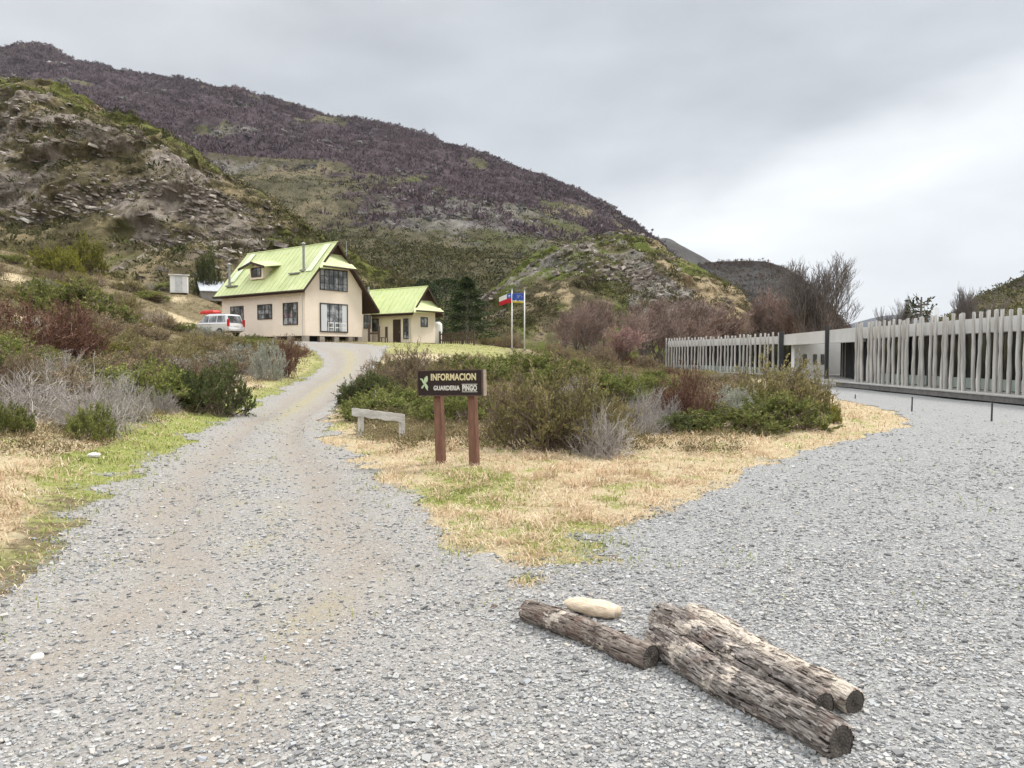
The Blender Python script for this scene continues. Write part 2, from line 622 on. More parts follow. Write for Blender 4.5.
m_gravel, nt_, b_ = newmat("gravel_surface")
v_ = coord(nt_)
c_, h_ = gravel_nodes(nt_, v_)
nt_.links.new(c_, b_.inputs["Base Color"])
b_.inputs["Roughness"].default_value = .85
b_.inputs["Specular IOR Level"].default_value = .2
hn = nmath(nt_, 'MULTIPLY', h_, -1.0)
bump(nt_, b_, hn, .55, .02)

m_ground, nt_, b_ = newmat("ground_cover")
v_ = coord(nt_)
gc, gh = gravel_nodes(nt_, v_)
n1 = noise(nt_, v_, 3.0, 6, .65); n2 = noise(nt_, v_, 22, 6, .7)
soil = ramp(nt_, n2, [(.25, (.09, .07, .045)), (.5, (.19, .15, .095)), (.75, (.32, .25, .16))])
heath = ramp(nt_, n1, [(.3, (.09, .085, .04)), (.55, (.19, .155, .09)), (.75, (.34, .265, .16))])
base = mixc(nt_, .55, soil, heath)
dryc = ramp(nt_, noise(nt_, v_, 14, 7, .7), [(.25, (.33, .25, .165)), (.5, (.47, .375, .26)), (.75, (.60, .50, .36))])
dryc = mixc(nt_, nmath(nt_, 'MULTIPLY', noise(nt_, v_, 1.6, 3), .45), dryc, (.40, .37, .17))
grc = ramp(nt_, noise(nt_, v_, 18, 6, .7), [(.25, (.15, .17, .05)), (.5, (.26, .28, .085)), (.8, (.40, .41, .16))])


def soft(nt, a, nz, amt=.7):
    return ramp(nt, nmath(nt, 'ADD', a, nmath(nt, 'MULTIPLY', nmath(nt, 'SUBTRACT', nz, .5), amt)), [(.3, (0, 0, 0)), (.7, (1, 1, 1))])


nz = noise(nt_, v_, 6, 7, .7)
base = mixc(nt_, soft(nt_, attr(nt_, "dry"), nz, 2.6), base, dryc)
base = mixc(nt_, soft(nt_, attr(nt_, "green"), nz, 2.6), base, grc)
base = mixc(nt_, soft(nt_, attr(nt_, "gravel"), nz, 1.8), base, gc)
nt_.links.new(base, b_.inputs["Base Color"])
b_.inputs["Roughness"].default_value = .95
b_.inputs["Specular IOR Level"].default_value = .1
bump(nt_, b_, noise(nt_, v_, 30, 6, .75), .8, .04)

ats = {"gravel": gm.ravel(), "green": ga.ravel(), "dry": da.ravel(), "lot": lotm.ravel(), "strip": strip.ravel(), "track": trk.ravel()}
ground = link(mesh_np("ground", GV, GF, ats, True), "ground", m_ground)
tag(ground, kind="structure")

# gravel sheets a few millimetres above the ground
fx = GX.ravel()[GF].mean(1); fy = GY.ravel()[GF].mean(1)
fm = gm.ravel()[GF].mean(1); frad = np.hypot(fx, fy)
fl = lotm.ravel()[GF].mean(1)
GV2 = GV.copy(); GV2[:, 2] += .004 + .0004 * np.minimum(np.hypot(GV[:, 0], GV[:, 1]), 40)
for nm, sel in (("gravel_road", (fm > .5) & (frad < 70) & (fl <= .5)), ("gravel_lot", (fm > .5) & (frad < 70) & (fl > .5))):
    F = GF[sel]
    u, inv = np.unique(F.ravel(), return_inverse=True)
    o = link(mesh_np(nm, GV2[u], inv.reshape(-1, 4), {"lot": lotm.ravel()[u], "strip": strip.ravel()[u], "track": trk.ravel()[u]}, True), nm, m_gravel)
    tag(o, kind="structure")

# ------------------------------------------------------------------ hills and mountains


def loft(name, cols_, mat, rows=140, step=4.0, amp=.010, seed=1, nsc=.02, rk=.5, attrs=None, sky_amp=.35, back=(1.06, .985, 1.35, .4)):
    """cols_: px -> knots (Y, py) from foot to ridge; returns object, V, attribute dict"""
    pxs = np.array([c[0] for c in cols_], float)
    K = len(cols_[0][1])
    Yk = np.array([[k[0] for k in c[1]] for c in cols_], float)
    Zk = np.array([[zpix(k[1], k[0]) for k in c[1]] for c in cols_], float)
    fp = np.arange(pxs[0], pxs[-1] + step, step)
    Yf = np.array([np.interp(fp, pxs, Yk[:, k]) for k in range(K)]).T
    Zf = np.array([np.interp(fp, pxs, Zk[:, k]) for k in range(K)]).T
    kn = max(3, int(24 / step)) | 1
    ker = np.hanning(kn + 2)[1:-1]; ker /= ker.sum()
    sm = lambda a: np.apply_along_axis(lambda r: np.convolve(np.pad(r, kn // 2, 'edge'), ker, 'valid'), 0, a)
    Yf = sm(Yf); Zf = sm(Zf)
    s = np.linspace(0, 1, rows)
    sk = np.linspace(0, 1, K)
    Y = np.array([np.interp(s, sk, r) for r in Yf]); Z = np.array([np.interp(s, sk, r) for r in Zf])
    kr = max(3, rows // (K * 3)) | 1
    ke = np.hanning(kr + 2)[1:-1]; ke /= ke.sum()
    def smr(a):
        out = np.apply_along_axis(lambda r: np.convolve(np.pad(r, kr // 2, 'reflect', reflect_type='odd'), ke, 'valid'), 1, a)
        return out
    Y = smr(Y); Z = smr(Z)
    # the far side falls away behind the ridge
    Yb = []; Zb = []
    for t in np.linspace(.1, 1, 14):
        Yb.append(Y[:, -1] * (1 + .6 * t)); Zb.append(Z[:, -1] * (1 - t) ** 1.2 - 2 * t)
    Y = np.c_[Y[:, :1] * .93, Y, np.array(Yb).T]; Z = np.c_[Z[:, :1] * .6 - .06 * Y[:, :1], Z, np.array(Zb).T]
    S = np.r_[0, s, np.ones(14)][None, :] * np.ones((len(fp), 1))
    X = ((fp - 512) / FPX)[:, None] * Y
    A = amp * Y
    e = np.clip(np.minimum(S * 8, 1), 0, 1)
    ridge_w = 1 - (1 - sky_amp) * sstep(.85, 1.0, S)
    nx, ny = X * nsc, Y * nsc
    dz = (1 - rk) * fbm(nx, ny, 6, seed, .55) + rk * ridged(nx * .8, ny * .8, 5, seed + 5)
    Z = Z + A * dz * e * ridge_w
    X = X + A * .5 * fbm(Z * nsc * 2, ny * 1.3, 4, seed + 9) * e
    Y = Y + A * .9 * fbm(Z * nsc * 2.2, nx * 1.4, 5, seed + 11) * e * sstep(1.0, .9, S)
    ncol, nrow = Y.shape
    V = np.stack([X, Y, Z], -1).reshape(-1, 3)
    ii = np.arange(ncol * nrow).reshape(ncol, nrow)
    F = np.stack([ii[:-1, :-1], ii[1:, :-1], ii[1:, 1:], ii[:-1, 1:]], -1).reshape(-1, 4)
    PX = np.repeat(fp[:, None], nrow, 1)
    at = attrs(PX, S, X, Y, Z) if attrs else {}
    at = {k: np.clip(np.broadcast_to(v, PX.shape), 0, 1).ravel() for k, v in at.items()}
    o = link(mesh_np(name, V, F, at, True), name, mat)
    tag(o, kind="structure")
    return V, at, PX.ravel(), S.ravel()


def hillmat(name, sc_, rock1, rock2, soil_, tan, green, forest, vscale=(1, 1, 1)):
    m, nt, b = newmat(name)
    v = coord(nt, (1, .35, 1))
    n1 = noise(nt, v, sc_, 9, .68); n2 = noise(nt, v, sc_ * 5, 8, .7); n3 = noise(nt, v, sc_ * 14, 5, .7)
    vs = coord(nt, vscale)
    rk = ramp(nt, noise(nt, vs, sc_ * 5, 8, .75), [(.30, tuple(x * .30 for x in rock1)), (.45, rock1), (.68, rock2)])
    n4 = noise(nt, coord(nt, (vscale[0] * 1.3, vscale[1] * 1.3, vscale[2] * .6)), sc_ * 11, 10, .78, .8)
    rk = mixc(nt, .85, rk, ramp(nt, n4, [(.34, (.24, .22, .20)), (.46, (.80, .79, .77)), (.6, (1.15, 1.13, 1.10))]), 'MULTIPLY')
    rk = mixc(nt, ramp(nt, noise(nt, v, sc_ * 2.2, 6, .6), [(.45, (0, 0, 0)), (.7, (.55, .55, .55))]), rk, tuple(x * 1.1 for x in soil_))
    so = ramp(nt, n2, [(.3, tuple(x * .45 for x in soil_)), (.5, soil_), (.72, tuple(min(1, x * 1.7) for x in soil_))])
    tn = ramp(nt, n3, [(.25, tuple(x * .6 for x in tan)), (.7, tan)])
    gr = ramp(nt, n3, [(.25, tuple(x * .45 for x in green)), (.7, tuple(x * 1.3 for x in green))])
    fo = ramp(nt, n3, [(.25, tuple(x * .45 for x in forest)), (.55, forest), (.8, tuple(x * 1.7 for x in forest))])

    def sel(a, nz, amt):
        return ramp(nt, nmath(nt, 'ADD', attr(nt, a), nmath(nt, 'MULTIPLY', nmath(nt, 'SUBTRACT', nz, .5), amt)), [(.40, (0, 0, 0)), (.62, (1, 1, 1))])
    c = so
    c = mixc(nt, sel("tan", n2, 2.6), c, tn)
    c = mixc(nt, sel("green", n1, 2.6), c, gr)
    c = mixc(nt, sel("rock", mixc(nt, .5, n1, n2), 3.2), c, rk)
    c = mixc(nt, sel("forest", n2, 2.0), c, fo)
    nt.links.new(c, b.inputs["Base Color"])
    b.inputs["Roughness"].default_value = .95
    b.inputs["Specular IOR Level"].default_value = .1
    bump(nt, b, noise(nt, vs, sc_ * 7, 10, .78), 1.0, .09 / sc_)
    return m


hm = hillmat("cliff_hill_surface", .06, (.30, .255, .22), (.50, .45, .40), (.155, .13, .07), (.40, .32, .19), (.17, .18, .05), (.06, .045, .045), (1, .4, .6))
mm = hillmat("mountain_surface", .014, (.20, .19, .18), (.40, .375, .345), (.145, .13, .08), (.32, .265, .165), (.13, .14, .055), (.095, .070, .080), (1, .3, .8))
km = hillmat("hillock_surface", .09, (.24, .225, .205), (.46, .43, .39), (.12, .10, .055), (.46, .36, .22), (.13, .15, .035), (.06, .045, .04), (1, .4, .9))
fm_ = hillmat("far_ridge_surface", .012, (.13, .13, .135), (.20, .20, .20), (.09, .085, .075), (.2, .17, .12), (.09, .095, .06), (.055, .046, .046))
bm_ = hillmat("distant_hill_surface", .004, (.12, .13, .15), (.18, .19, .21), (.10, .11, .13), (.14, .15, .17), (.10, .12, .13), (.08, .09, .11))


def at_cliff(PX, S, X, Y, Z):
    n = fbm(X * .03, Z * .05, 4, 3)
    band = sstep(.22, .32, S + .08 * n) * sstep(.78, .58, S + .15 * n)
    rock = band * (sstep(330, 200, PX + 60 * n) * .62) + .06 + .35 * sstep(.1, .4, n)
    rock = rock - .55 * sstep(.05, .35, fbm(X * .05 + Z * .03, Z * .06 - X * .02, 4, 19)) * band
    green = .36 + .38 * sstep(.0, .3, fbm(X * .04, Y * .04, 3, 8)) * (1 - band) + .25 * sstep(.65, .8, S)
    tan = .36 + .25 * sstep(0, .3, fbm(X * .05 + 9, Y * .05, 3, 12))
    return dict(rock=rock, green=green, tan=tan, forest=np.zeros_like(S))


CLIFF = loft("cliff_hill", [
    (-420, [(95, 250), (112, 200), (125, 100), (150, 60), (210, -10)]),
    (-150, [(92, 275), (112, 232), (127, 130), (155, 92), (205, 50)]),
    (0, [(88, 285), (112, 236), (127, 150), (152, 118), (190, 80)]),
    (45, [(87, 287), (112, 240), (127, 140), (150, 112), (188, 88)]),
    (75, [(86, 288), (111, 240), (126, 140), (150, 120), (186, 106)]),
    (120, [(85, 290), (110, 243), (124, 155), (145, 138), (180, 126)]),
    (165, [(84, 295), (108, 250), (122, 172), (142, 155), (172, 142)]),
    (215, [(84, 300), (107, 258), (119, 210), (138, 192), (162, 179)]),
    (250, [(84, 305), (106, 265), (118, 232), (133, 212), (156, 199)]),
    (280, [(84, 310), (106, 272), (117, 248), (130, 230), (152, 215)]),
    (310, [(84, 315), (105, 280), (116, 262), (128, 250), (148, 238)]),
    (350, [(84, 320), (104, 300), (114, 285), (125, 276), (140, 268)]),
    (400, [(84, 330), (104, 318), (114, 308), (122, 304), (135, 300)]),
    (450, [(84, 345), (104, 338), (114, 334), (122, 332), (132, 330)]),
], hm, rows=260, step=2.5, amp=.050, seed=4, nsc=.075, rk=.7, attrs=at_cliff)


def at_mount(PX, S, X, Y, Z):
    n = fbm(X * .006, Y * .006, 5, 33)
    lim = np.interp(PX, [-300, 0, 150, 300, 420, 520, 600, 700], [.26, .30, .33, .38, .46, .40, .34, .34])
    forest = sstep(lim - .22, lim + .16, S + .30 * n) * 1.0
    mid = fbm(X * .012, Y * .004 + Z * .012, 5, 37)
    forest = forest * (1 - .75 * sstep(.12, .42, mid))
    forest = forest * (1 - .9 * sstep(.985, 1.0, S + .01 * n) * sstep(150, 0, PX))
    rock = .10 + .12 * sstep(420, 580, PX) + .50 * sstep(.0, .4, fbm(X * .014, Z * .02, 5, 35))
    forest = forest * (1 - .40 * sstep(.1, .35, fbm(X * .012, Z * .02, 4, 36)) * sstep(380, 520, PX))
    green = .22 + .5 * sstep(0, .4, fbm(X * .012 + 5, Z * .015, 4, 38))
    tan = .12 + .4 * sstep(.05, .4, fbm(X * .02 + 8, Z * .025, 4, 39))
    return dict(rock=rock, green=green, tan=tan, forest=forest)


MOUNT = loft("mountain", [
    (-400, [(210, 250), (300, 130), (520, 60), (900, 20), (1150, 5)]),
    (-100, [(210, 270), (300, 170), (520, 105), (900, 75), (1150, 58)]),
    (0, [(205, 280), (300, 185), (520, 115), (900, 78), (1150, 53)]),
    (22, [(205, 280), (300, 188), (520, 118), (900, 79), (1150, 49)]),
    (37, [(205, 280), (300, 190), (520, 120), (900, 80), (1150, 46)]),
    (52, [(205, 280), (300, 192), (520, 121), (900, 81), (1145, 47)]),
    (66, [(205, 282), (300, 194), (520, 123), (900, 83), (1140, 52)]),
    (82, [(205, 282), (300, 196), (520, 126), (900, 86), (1130, 66)]),
    (110, [(204, 284), (300, 202), (520, 132), (890, 92), (1120, 69)]),
    (165, [(202, 286), (300, 212), (520, 143), (880, 104), (1080, 82)]),
    (215, [(200, 288), (300, 222), (520, 152), (860, 110), (1050, 89)]),
    (280, [(198, 290), (300, 232), (510, 165), (840, 122), (1000, 102)]),
    (320, [(196, 292), (300, 238), (500, 173), (820, 134), (980, 114)]),
    (365, [(194, 294), (295, 245), (490, 182), (800, 145), (950, 125)]),
    (415, [(192, 297), (290, 250), (480, 190), (780, 154), (920, 135)]),
    (435, [(191, 298), (290, 253), (476, 195), (770, 162), (910, 144)]),
    (475, [(190, 300), (285, 260), (470, 204), (750, 172), (890, 152)]),
    (512, [(190, 302), (285, 266), (460, 213), (740, 186), (870, 167)]),
    (555, [(190, 305), (285, 272), (450, 225), (720, 200), (850, 184)]),
    (600, [(190, 308), (280, 280), (440, 243), (700, 221), (830, 207)]),
    (625, [(190, 312), (280, 288), (440, 260), (690, 240), (815, 228)]),
    (650, [(190, 318), (280, 298), (435, 275), (680, 255), (800, 240)]),
    (690, [(190, 330), (280, 318), (430, 300), (670, 288), (790, 276)]),
    (740, [(190, 345), (280, 342), (430, 338), (660, 334), (780, 330)]),
], mm, rows=280, step=2.6, amp=.034, seed=14, nsc=.010, rk=.7, attrs=at_mount, sky_amp=.3)


def at_hillock(PX, S, X, Y, Z):
    n = fbm(X * .05, Y * .05, 4, 23)
    rock = .22 * sstep(.1, .3, S) + .34 * sstep(.45, .6, S + .1 * n) * sstep(.88, .75, S + .1 * n) * sstep(720, 620, PX)
    green = .32 + .75 * sstep(.68, .90, S + .1 * n) * sstep(680, 610, PX) + .15 * sstep(600, 520, PX)
    tan = .30 + .36 * sstep(600, 690, PX + 60 * n) * sstep(.3, .5, S)
    pn = fbm(X * .06, Z * .09, 4, 28); pm = fbm(X * .05 + 7, Z * .08, 4, 29)
    return dict(rock=rock + .5 * sstep(.05, .35, pn) - .1, green=green + .3 * sstep(.0, .3, pm) - .05, tan=tan + .3 * sstep(640, 720, PX) * sstep(.25, .5, S) + .4 * sstep(.05, .35, -pm) - .05, forest=.22 + .3 * sstep(.1, .4, -pn))


HILLOCK = loft("hillock", [
    (450, [(92, 348), (110, 344), (125, 340), (145, 336), (165, 332)]),
    (478, [(92, 346), (110, 336), (125, 322), (145, 312), (165, 306)]),
    (500, [(92, 345), (110, 330), (122, 310), (143, 298), (165, 289)]),
    (520, [(92, 345), (110, 326), (121, 300), (142, 285), (165, 270)]),
    (545, [(92, 346), (110, 322), (120, 292), (140, 270), (165, 255)]),
    (575, [(92, 348), (110, 320), (120, 285), (140, 260), (165, 244)]),
    (605, [(92, 350), (110, 322), (120, 285), (140, 256), (165, 239)]),
    (632, [(92, 351), (110, 325), (120, 290), (138, 258), (163, 239)]),
    (648, [(92, 352), (110, 327), (120, 295), (136, 262), (160, 244)]),
    (668, [(92, 352), (110, 330), (120, 302), (135, 272), (157, 253)]),
    (692, [(92, 353), (110, 333), (120, 310), (134, 284), (153, 267)]),
    (717, [(92, 353), (110, 337), (120, 319), (132, 298), (150, 284)]),
    (742, [(92, 354), (110, 341), (120, 328), (131, 315), (147, 305)]),
    (768, [(92, 354), (110, 346), (120, 338), (130, 331), (145, 326)]),
    (800, [(92, 354), (110, 350), (120, 347), (130, 345), (145, 343)]),
], km, rows=190, step=2.0, amp=.036, seed=24, nsc=.09, rk=.6, attrs=at_hillock)

at_far = lambda PX, S, X, Y, Z: dict(rock=.45 + .35 * fbm(X * .004, Z * .008, 4, 51), green=.3 + 0 * S, tan=.25 + 0 * S, forest=.42 + .3 * fbm(X * .006, Z * .01, 4, 52))
loft("far_ridge", [
    (600, [(700, 335), (1000, 290), (1500, 262)]), (640, [(700, 335), (1000, 285), (1500, 248)]),
    (655, [(700, 335), (1000, 280), (1500, 240)]), (666, [(700, 335), (1000, 280), (1500, 237)]),
    (680, [(700, 335), (1000, 282), (1500, 245)]), (705, [(700, 335), (1000, 288), (1500, 259)]),
    (730, [(700, 340), (1000, 300), (1500, 275)]), (770, [(700, 345), (1000, 330), (1500, 318)]), (800, [(700, 352), (1000, 350), (1500, 348)]),
], fm_, rows=60, step=2.5, amp=.009, seed=31, nsc=.008, attrs=at_far)
at_dome = lambda PX, S, X, Y, Z: dict(rock=.42 + .4 * fbm(X * .012, Z * .02, 4, 61), green=.3 + 0 * S, tan=.2 + 0 * S,
                                      forest=.40 + .5 * sstep(775, 800, PX) + .3 * sstep(.85, .98, S))
DOME = loft("wooded_dome", [
    (670, [(300, 340), (360, 310), (420, 285)]), (700, [(300, 340), (360, 300), (420, 264)]), (720, [(300, 342), (360, 300), (420, 262)]),
    (745, [(300, 343), (360, 300), (420, 261)]), (765, [(300, 344), (360, 300), (420, 262)]), (785, [(300, 345), (360, 303), (420, 268)]),
    (805, [(300, 346), (360, 310), (420, 280)]), (825, [(300, 348), (360, 322), (420, 300)]), (845, [(300, 350), (360, 338), (420, 325)]),
    (862, [(300, 353), (360, 350), (420, 345)]),
], fm_, rows=70, step=2.0, amp=.010, seed=41, nsc=.02, attrs=at_dome)
at_right = lambda PX, S, X, Y, Z: dict(rock=.12 + 0 * S, green=.40 + .4 * fbm(X * .03, Y * .03, 3, 71), tan=.35 + 0 * S, forest=.30 + .5 * sstep(.55, .9, S))
RHILL = loft("right_hill", [
    (925, [(150, 345), (180, 338), (225, 334)]), (950, [(150, 342), (180, 328), (225, 316)]), (975, [(150, 340), (180, 318), (225, 298)]),
    (1000, [(150, 338), (180, 312), (225, 286)]), (1024, [(150, 335), (180, 305), (225, 275)]), (1100, [(150, 330), (180, 285), (225, 240)]),
    (1250, [(150, 320), (180, 260), (225, 195)]), (1450, [(150, 320), (180, 250), (225, 180)]),
], km, rows=60, step=3.0, amp=.012, seed=47, nsc=.04, attrs=at_right)
loft("distant_hill", [
    (800, [(3500, 348), (3800, 342), (4400, 336)]), (850, [(3500, 345), (3800, 335), (4400, 324)]), (880, [(3500, 342), (3800, 326), (4400, 316)]),
    (905, [(3500, 342), (3800, 325), (4400, 314)]), (940, [(3500, 342), (3800, 326), (4400, 317)]), (990, [(3500, 345), (3800, 335), (4400, 326)]),
    (1100, [(3500, 348), (3800, 345), (4400, 342)]),
], bm_, rows=30, step=4.0, amp=.003, seed=53, nsc=.002, attrs=lambda PX, S, X, Y, Z: dict(rock=.3 + 0 * S, green=.2 + 0 * S, tan=.2 + 0 * S, forest=.6 + 0 * S))

# ------------------------------------------------------------------ scrub and leafless wood on the slopes (reads as masses)


def clump_mesh(name, pts, size, rg, mat, nl=14, flat=.7, up=.4, lw=.5, spiky=False, tint=None, lnf=1.0):
    n = len(pts)
    dv = rg.normal(size=(n, nl, 3)); dv[..., 2] = np.abs(dv[..., 2]) * flat + (.6 if spiky else 0)
    dv = unit(dv)
    rad = rg.uniform(.1 if spiky else .35, .5 if spiky else 1.0, (n, nl, 1))
    pos = pts[:, None, :] + dv * rad * size[:, None, None] * np.array([1, 1, .8])
    dr = dv + rg.normal(size=dv.shape) * .5 + np.array([0, 0, up])
    ln = (lnf * size[:, None] * rg.uniform(.35, .8, (n, nl))) * (1.5 if spiky else 1)
    V, F = leaves(pos.reshape(-1, 3), dr.reshape(-1, 3), ln.ravel(), ln.ravel() * lw, rg)
    t = (rg.uniform(0, 1, n) if tint is None else tint)[:, None] * .7 + rg.uniform(0, .3, (n, nl))
    o = link(mesh_np(name, V, F, {"tint": np.repeat(t.ravel(), 4)}), name, mat)
    return o


def pick(V, wts, n, rg):
    p = wts / wts.sum()
    i = rg.choice(len(V), n, p=p)
    return i


m_scrub = leafmat("scrub_leaf", [(0, (.022, .028, .010)), (.3, (.06, .066, .024)), (.55, (.135, .11, .06)), (.78, (.17, .18, .05)), (1, (.30, .255, .155))], .1, rnd=0)
m_wood = leafmat("leafless_wood_twig", [(0, (.06, .043, .050)), (.5, (.115, .083, .094)), (1, (.19, .145, .155))], .0, rnd=0)
rg = np.random.default_rng(77)


def jitter(V, i, k, rg):
    p = V[i].copy()
    return p + rg.normal(size=p.shape) * k


CUBE = np.array([(a, b, c) for c in (-1, 1) for b in (-1, 1) for a in (-1, 1)], float)
CFACE = np.array([(0, 2, 3, 1), (4, 5, 7, 6), (0, 1, 5, 4), (2, 6, 7, 3), (0, 4, 6, 2), (1, 3, 7, 5)])


def chunks(name, pts, size, rg, mat, tilt=.35, dip=.3, flat=.55):
    """angular rock blocks lying along the dipping beds of the slope"""
    n = len(pts)
    V = CUBE[None] * (1 + rg.normal(0, .24, (n, 8, 3)))
    V = V * rg.uniform(.6, 1.3, (n, 1, 3)) * np.array([1.3, .9, flat])
    V = np.where(rg.random((n, 8, 1)) < .3, V * .7, V)
    a = rg.normal(0, .35, n); b = dip + rg.normal(0, tilt, n)
    x = V[..., 0] * np.cos(b)[:, None] + V[..., 2] * np.sin(b)[:, None]; z = -V[..., 0] * np.sin(b)[:, None] + V[..., 2] * np.cos(b)[:, None]
    y = V[..., 1]
    x, y = x * np.cos(a)[:, None] - y * np.sin(a)[:, None], x * np.sin(a)[:, None] + y * np.cos(a)[:, None]
    V = np.stack([x, y, z], -1) * size[:, None, None] + pts[:, None]
    F = (np.arange(n) * 8)[:, None, None] + CFACE[None]
    return link(mesh_np(name, V.reshape(-1, 3), F.reshape(-1, 4), {"tint": np.repeat(rg.random(n), 8)}), name, mat)


def rockmat(name, stops, sc_):
    m = leafmat(name, stops, 0, .95, rnd=0)
    nt = m.node_tree; b = nt.nodes["Principled BSDF"]
    v = coord(nt, (1, .5, .8))
    src = b.inputs["Base Color"].links[0].from_socket
    c = mixc(nt, .9, src, ramp(nt, noise(nt, v, sc_, 9, .75), [(.33, (.35, .34, .32)), (.5, (.9, .89, .87)), (.7, (1.3, 1.28, 1.25))]), 'MULTIPLY')
    nt.links.new(c, b.inputs["Base Color"])
    bump(nt, b, noise(nt, v, sc_ * 2, 8, .75), 1.0, .25 / sc_)
    return m


m_crock = rockmat("cliff_rock", [(0, (.18, .15, .13)), (.4, (.29, .25, .22)), (.75, (.41, .365, .325)), (1, (.55, .505, .455))], 1.2)
m_mrock = rockmat("mountain_rock", [(0, (.12, .115, .115)), (.5, (.22, .21, .205)), (1, (.40, .385, .36))], .3)
V, at, PXv, Sv = CLIFF
rgk = np.random.default_rng(66)
wt = (Sv < .97) * V[:, 1] * np.clip(at["rock"] - .12, 0, 1) ** 1.3 * ((PXv > -120) & (PXv < 400)) * (.15 + sstep(-.1, .3, fbm(V[:, 0] * .06 + V[:, 2] * .03, V[:, 2] * .13 - V[:, 0] * .05, 4, 191)))
i = rgk.choice(len(V), 5000, p=wt / wt.sum()); p = V[i] + rgk.normal(size=(5000, 3)) * .25
s_ = np.minimum(np.exp(rgk.normal(-1.25, .50, len(p))), .6); p[:, 1] += s_ * .55; p[:, 2] -= s_ * .25
o = chunks("cliff_rock", p, s_, rgk, m_crock, .10, .26, .36)
tag(o, "broken grey brown rock ledges and blocks on the cliff face", "rock", kind="stuff")
V, at, PXv, Sv = HILLOCK
wt = (Sv < .99) * np.clip(at["rock"] - .15, 0, 1) ** 1.5 * (Sv > .1) * (.1 + sstep(-.05, .3, fbm(V[:, 0] * .09, V[:, 2] * .12, 4, 192)))
i = rgk.choice(len(V), 4200, p=wt / wt.sum()); p = V[i] + rgk.normal(size=(4200, 3)) * .25
s_ = np.minimum(np.exp(rgk.normal(-1.2, .48, len(p))), .65); p[:, 1] += s_ * .5; p[:, 2] -= s_ * .3
o = chunks("hillock_rock", p, s_, rgk, m_crock, .16, -.25, .45)
tag(o, "pale grey rock outcrops on the hillock", "rock", kind="stuff")
V, at, PXv, Sv = MOUNT
wt = (Sv < .9995) * (V[:, 1] / 300) * np.clip(at["rock"] - .15, 0, 1) ** 1.5 * (1 - .6 * at["forest"]) * ((PXv > -20) & (PXv < 690)) * (.1 + sstep(-.05, .3, fbm(V[:, 0] * .014, V[:, 2] * .02, 4, 193)))
i = rgk.choice(len(V), 6000, p=wt / wt.sum()); p = V[i] + rgk.normal(size=(6000, 3)) * .8
o = chunks("mountain_rock", p, np.minimum(np.exp(rgk.normal(-1.1, .45, len(p))) * (V[i, 1] / 150) ** .8, 2.6), rgk, m_mrock, .2, .2, .5)
tag(o, "grey rock outcrops and ledges on the mountain side", "rock", kind="stuff")

V, at, PXv, Sv = CLIFF
wt = (Sv < .999) * (V[:, 1] ** 1.0) * (1.15 - at["rock"]) * ((PXv > -160) & (PXv < 420)) * (.3 + sstep(-.2, .3, fbm(V[:, 0] * .05, V[:, 1] * .05, 3, 91)))
i = pick(V, wt, 13000, rg); p = jitter(V, i, .25, rg)
o = clump_mesh("hillside_scrub", p, rg.uniform(.2, .6, len(p)) * (1 + 1.2 * (rg.random(len(p)) > .93)), rg, m_scrub, 20, lw=.4, tint=np.clip(rg.normal(.42, .22, len(p)) + .2 * fbm(p[:, 0] * .05, p[:, 1] * .05, 2, 92), 0, 1))
tag(o, "low olive and brown scrub covering the cliff slope", "scrub", kind="stuff")
V, at, PXv, Sv = HILLOCK
wt = (Sv < .999) * (Sv > .05) * (1.1 - at["rock"]) * (.2 + sstep(-.15, .25, fbm(V[:, 0] * .07, V[:, 1] * .07, 3, 95)))
i = pick(V, wt, 4500, rg); p = jitter(V, i, .25, rg)
o = clump_mesh("hillock_scrub", p, rg.uniform(.2, .6, len(p)) * (1 + .8 * (rg.random(len(p)) > .9)), rg, m_scrub, 20, lw=.4, tint=np.clip(rg.normal(.4, .22, len(p)), 0, 1))
tag(o, "dark green and brown scrub covering the rocky hillock", "scrub", kind="stuff")
V, at, PXv, Sv = MOUNT
wt = (Sv < .9999) * V[:, 1] * np.clip(at["forest"] - .2, 0, 1) * ((PXv > -30) & (PXv < 690))
i = pick(V, wt, 30000, rg); p = jitter(V, i, 1.2, rg)
o = clump_mesh("leafless_wood", p, rg.uniform(1.5, 3.4, len(p)), rg, m_wood, 12, flat=.9, up=.5, lw=.25, spiky=True, tint=np.clip(.45 + .75 * fbm(p[:, 0] * .014, p[:, 2] * .02, 4, 93) + rg.normal(0, .16, len(p)), 0, 1))
tag(o, "leafless purple brown wood covering the upper mountain", "wood", kind="stuff")
wt = (Sv < .9999) * np.clip(.9 - at["forest"], 0, 1) * (1.1 - at["rock"]) * ((PXv > 180) & (PXv < 690)) * (Sv > .02)
i = pick(V, wt, 14000, rg); p = jitter(V, i, .6, rg)
o = clump_mesh("mountain_scrub", p, rg.uniform(.4, 1.6, len(p)), rg, m_scrub, 14, lw=.45, tint=np.clip(rg.normal(.35, .22, len(p)), 0, 1))
tag(o, "dark scrub covering the lower mountain slope behind the houses", "scrub", kind="stuff")
V, at, PXv, Sv = DOME
wt = (Sv < .999) * np.clip(at["forest"] - .2, 0, 1)
i = pick(V, wt, 5000, rg); p = jitter(V, i, .8, rg)
o = clump_mesh("dome_wood", p, rg.uniform(.7, 1.7, len(p)), rg, leafmat("dome_wood_twig", [(0, (.05, .036, .03)), (.5, (.11, .075, .058)), (1, (.19, .13, .10))], 0, rnd=0), 10, flat=.9, up=.9, lw=.2, spiky=True)
tag(o, "leafless brown wood covering the dome shaped hill", "wood", kind="stuff")
V, at, PXv, Sv = RHILL
wt = (Sv < .999) * (PXv < 1150) * (Sv > .2)
i = pick(V, wt, 2500, rg); p = jitter(V, i, .5, rg)
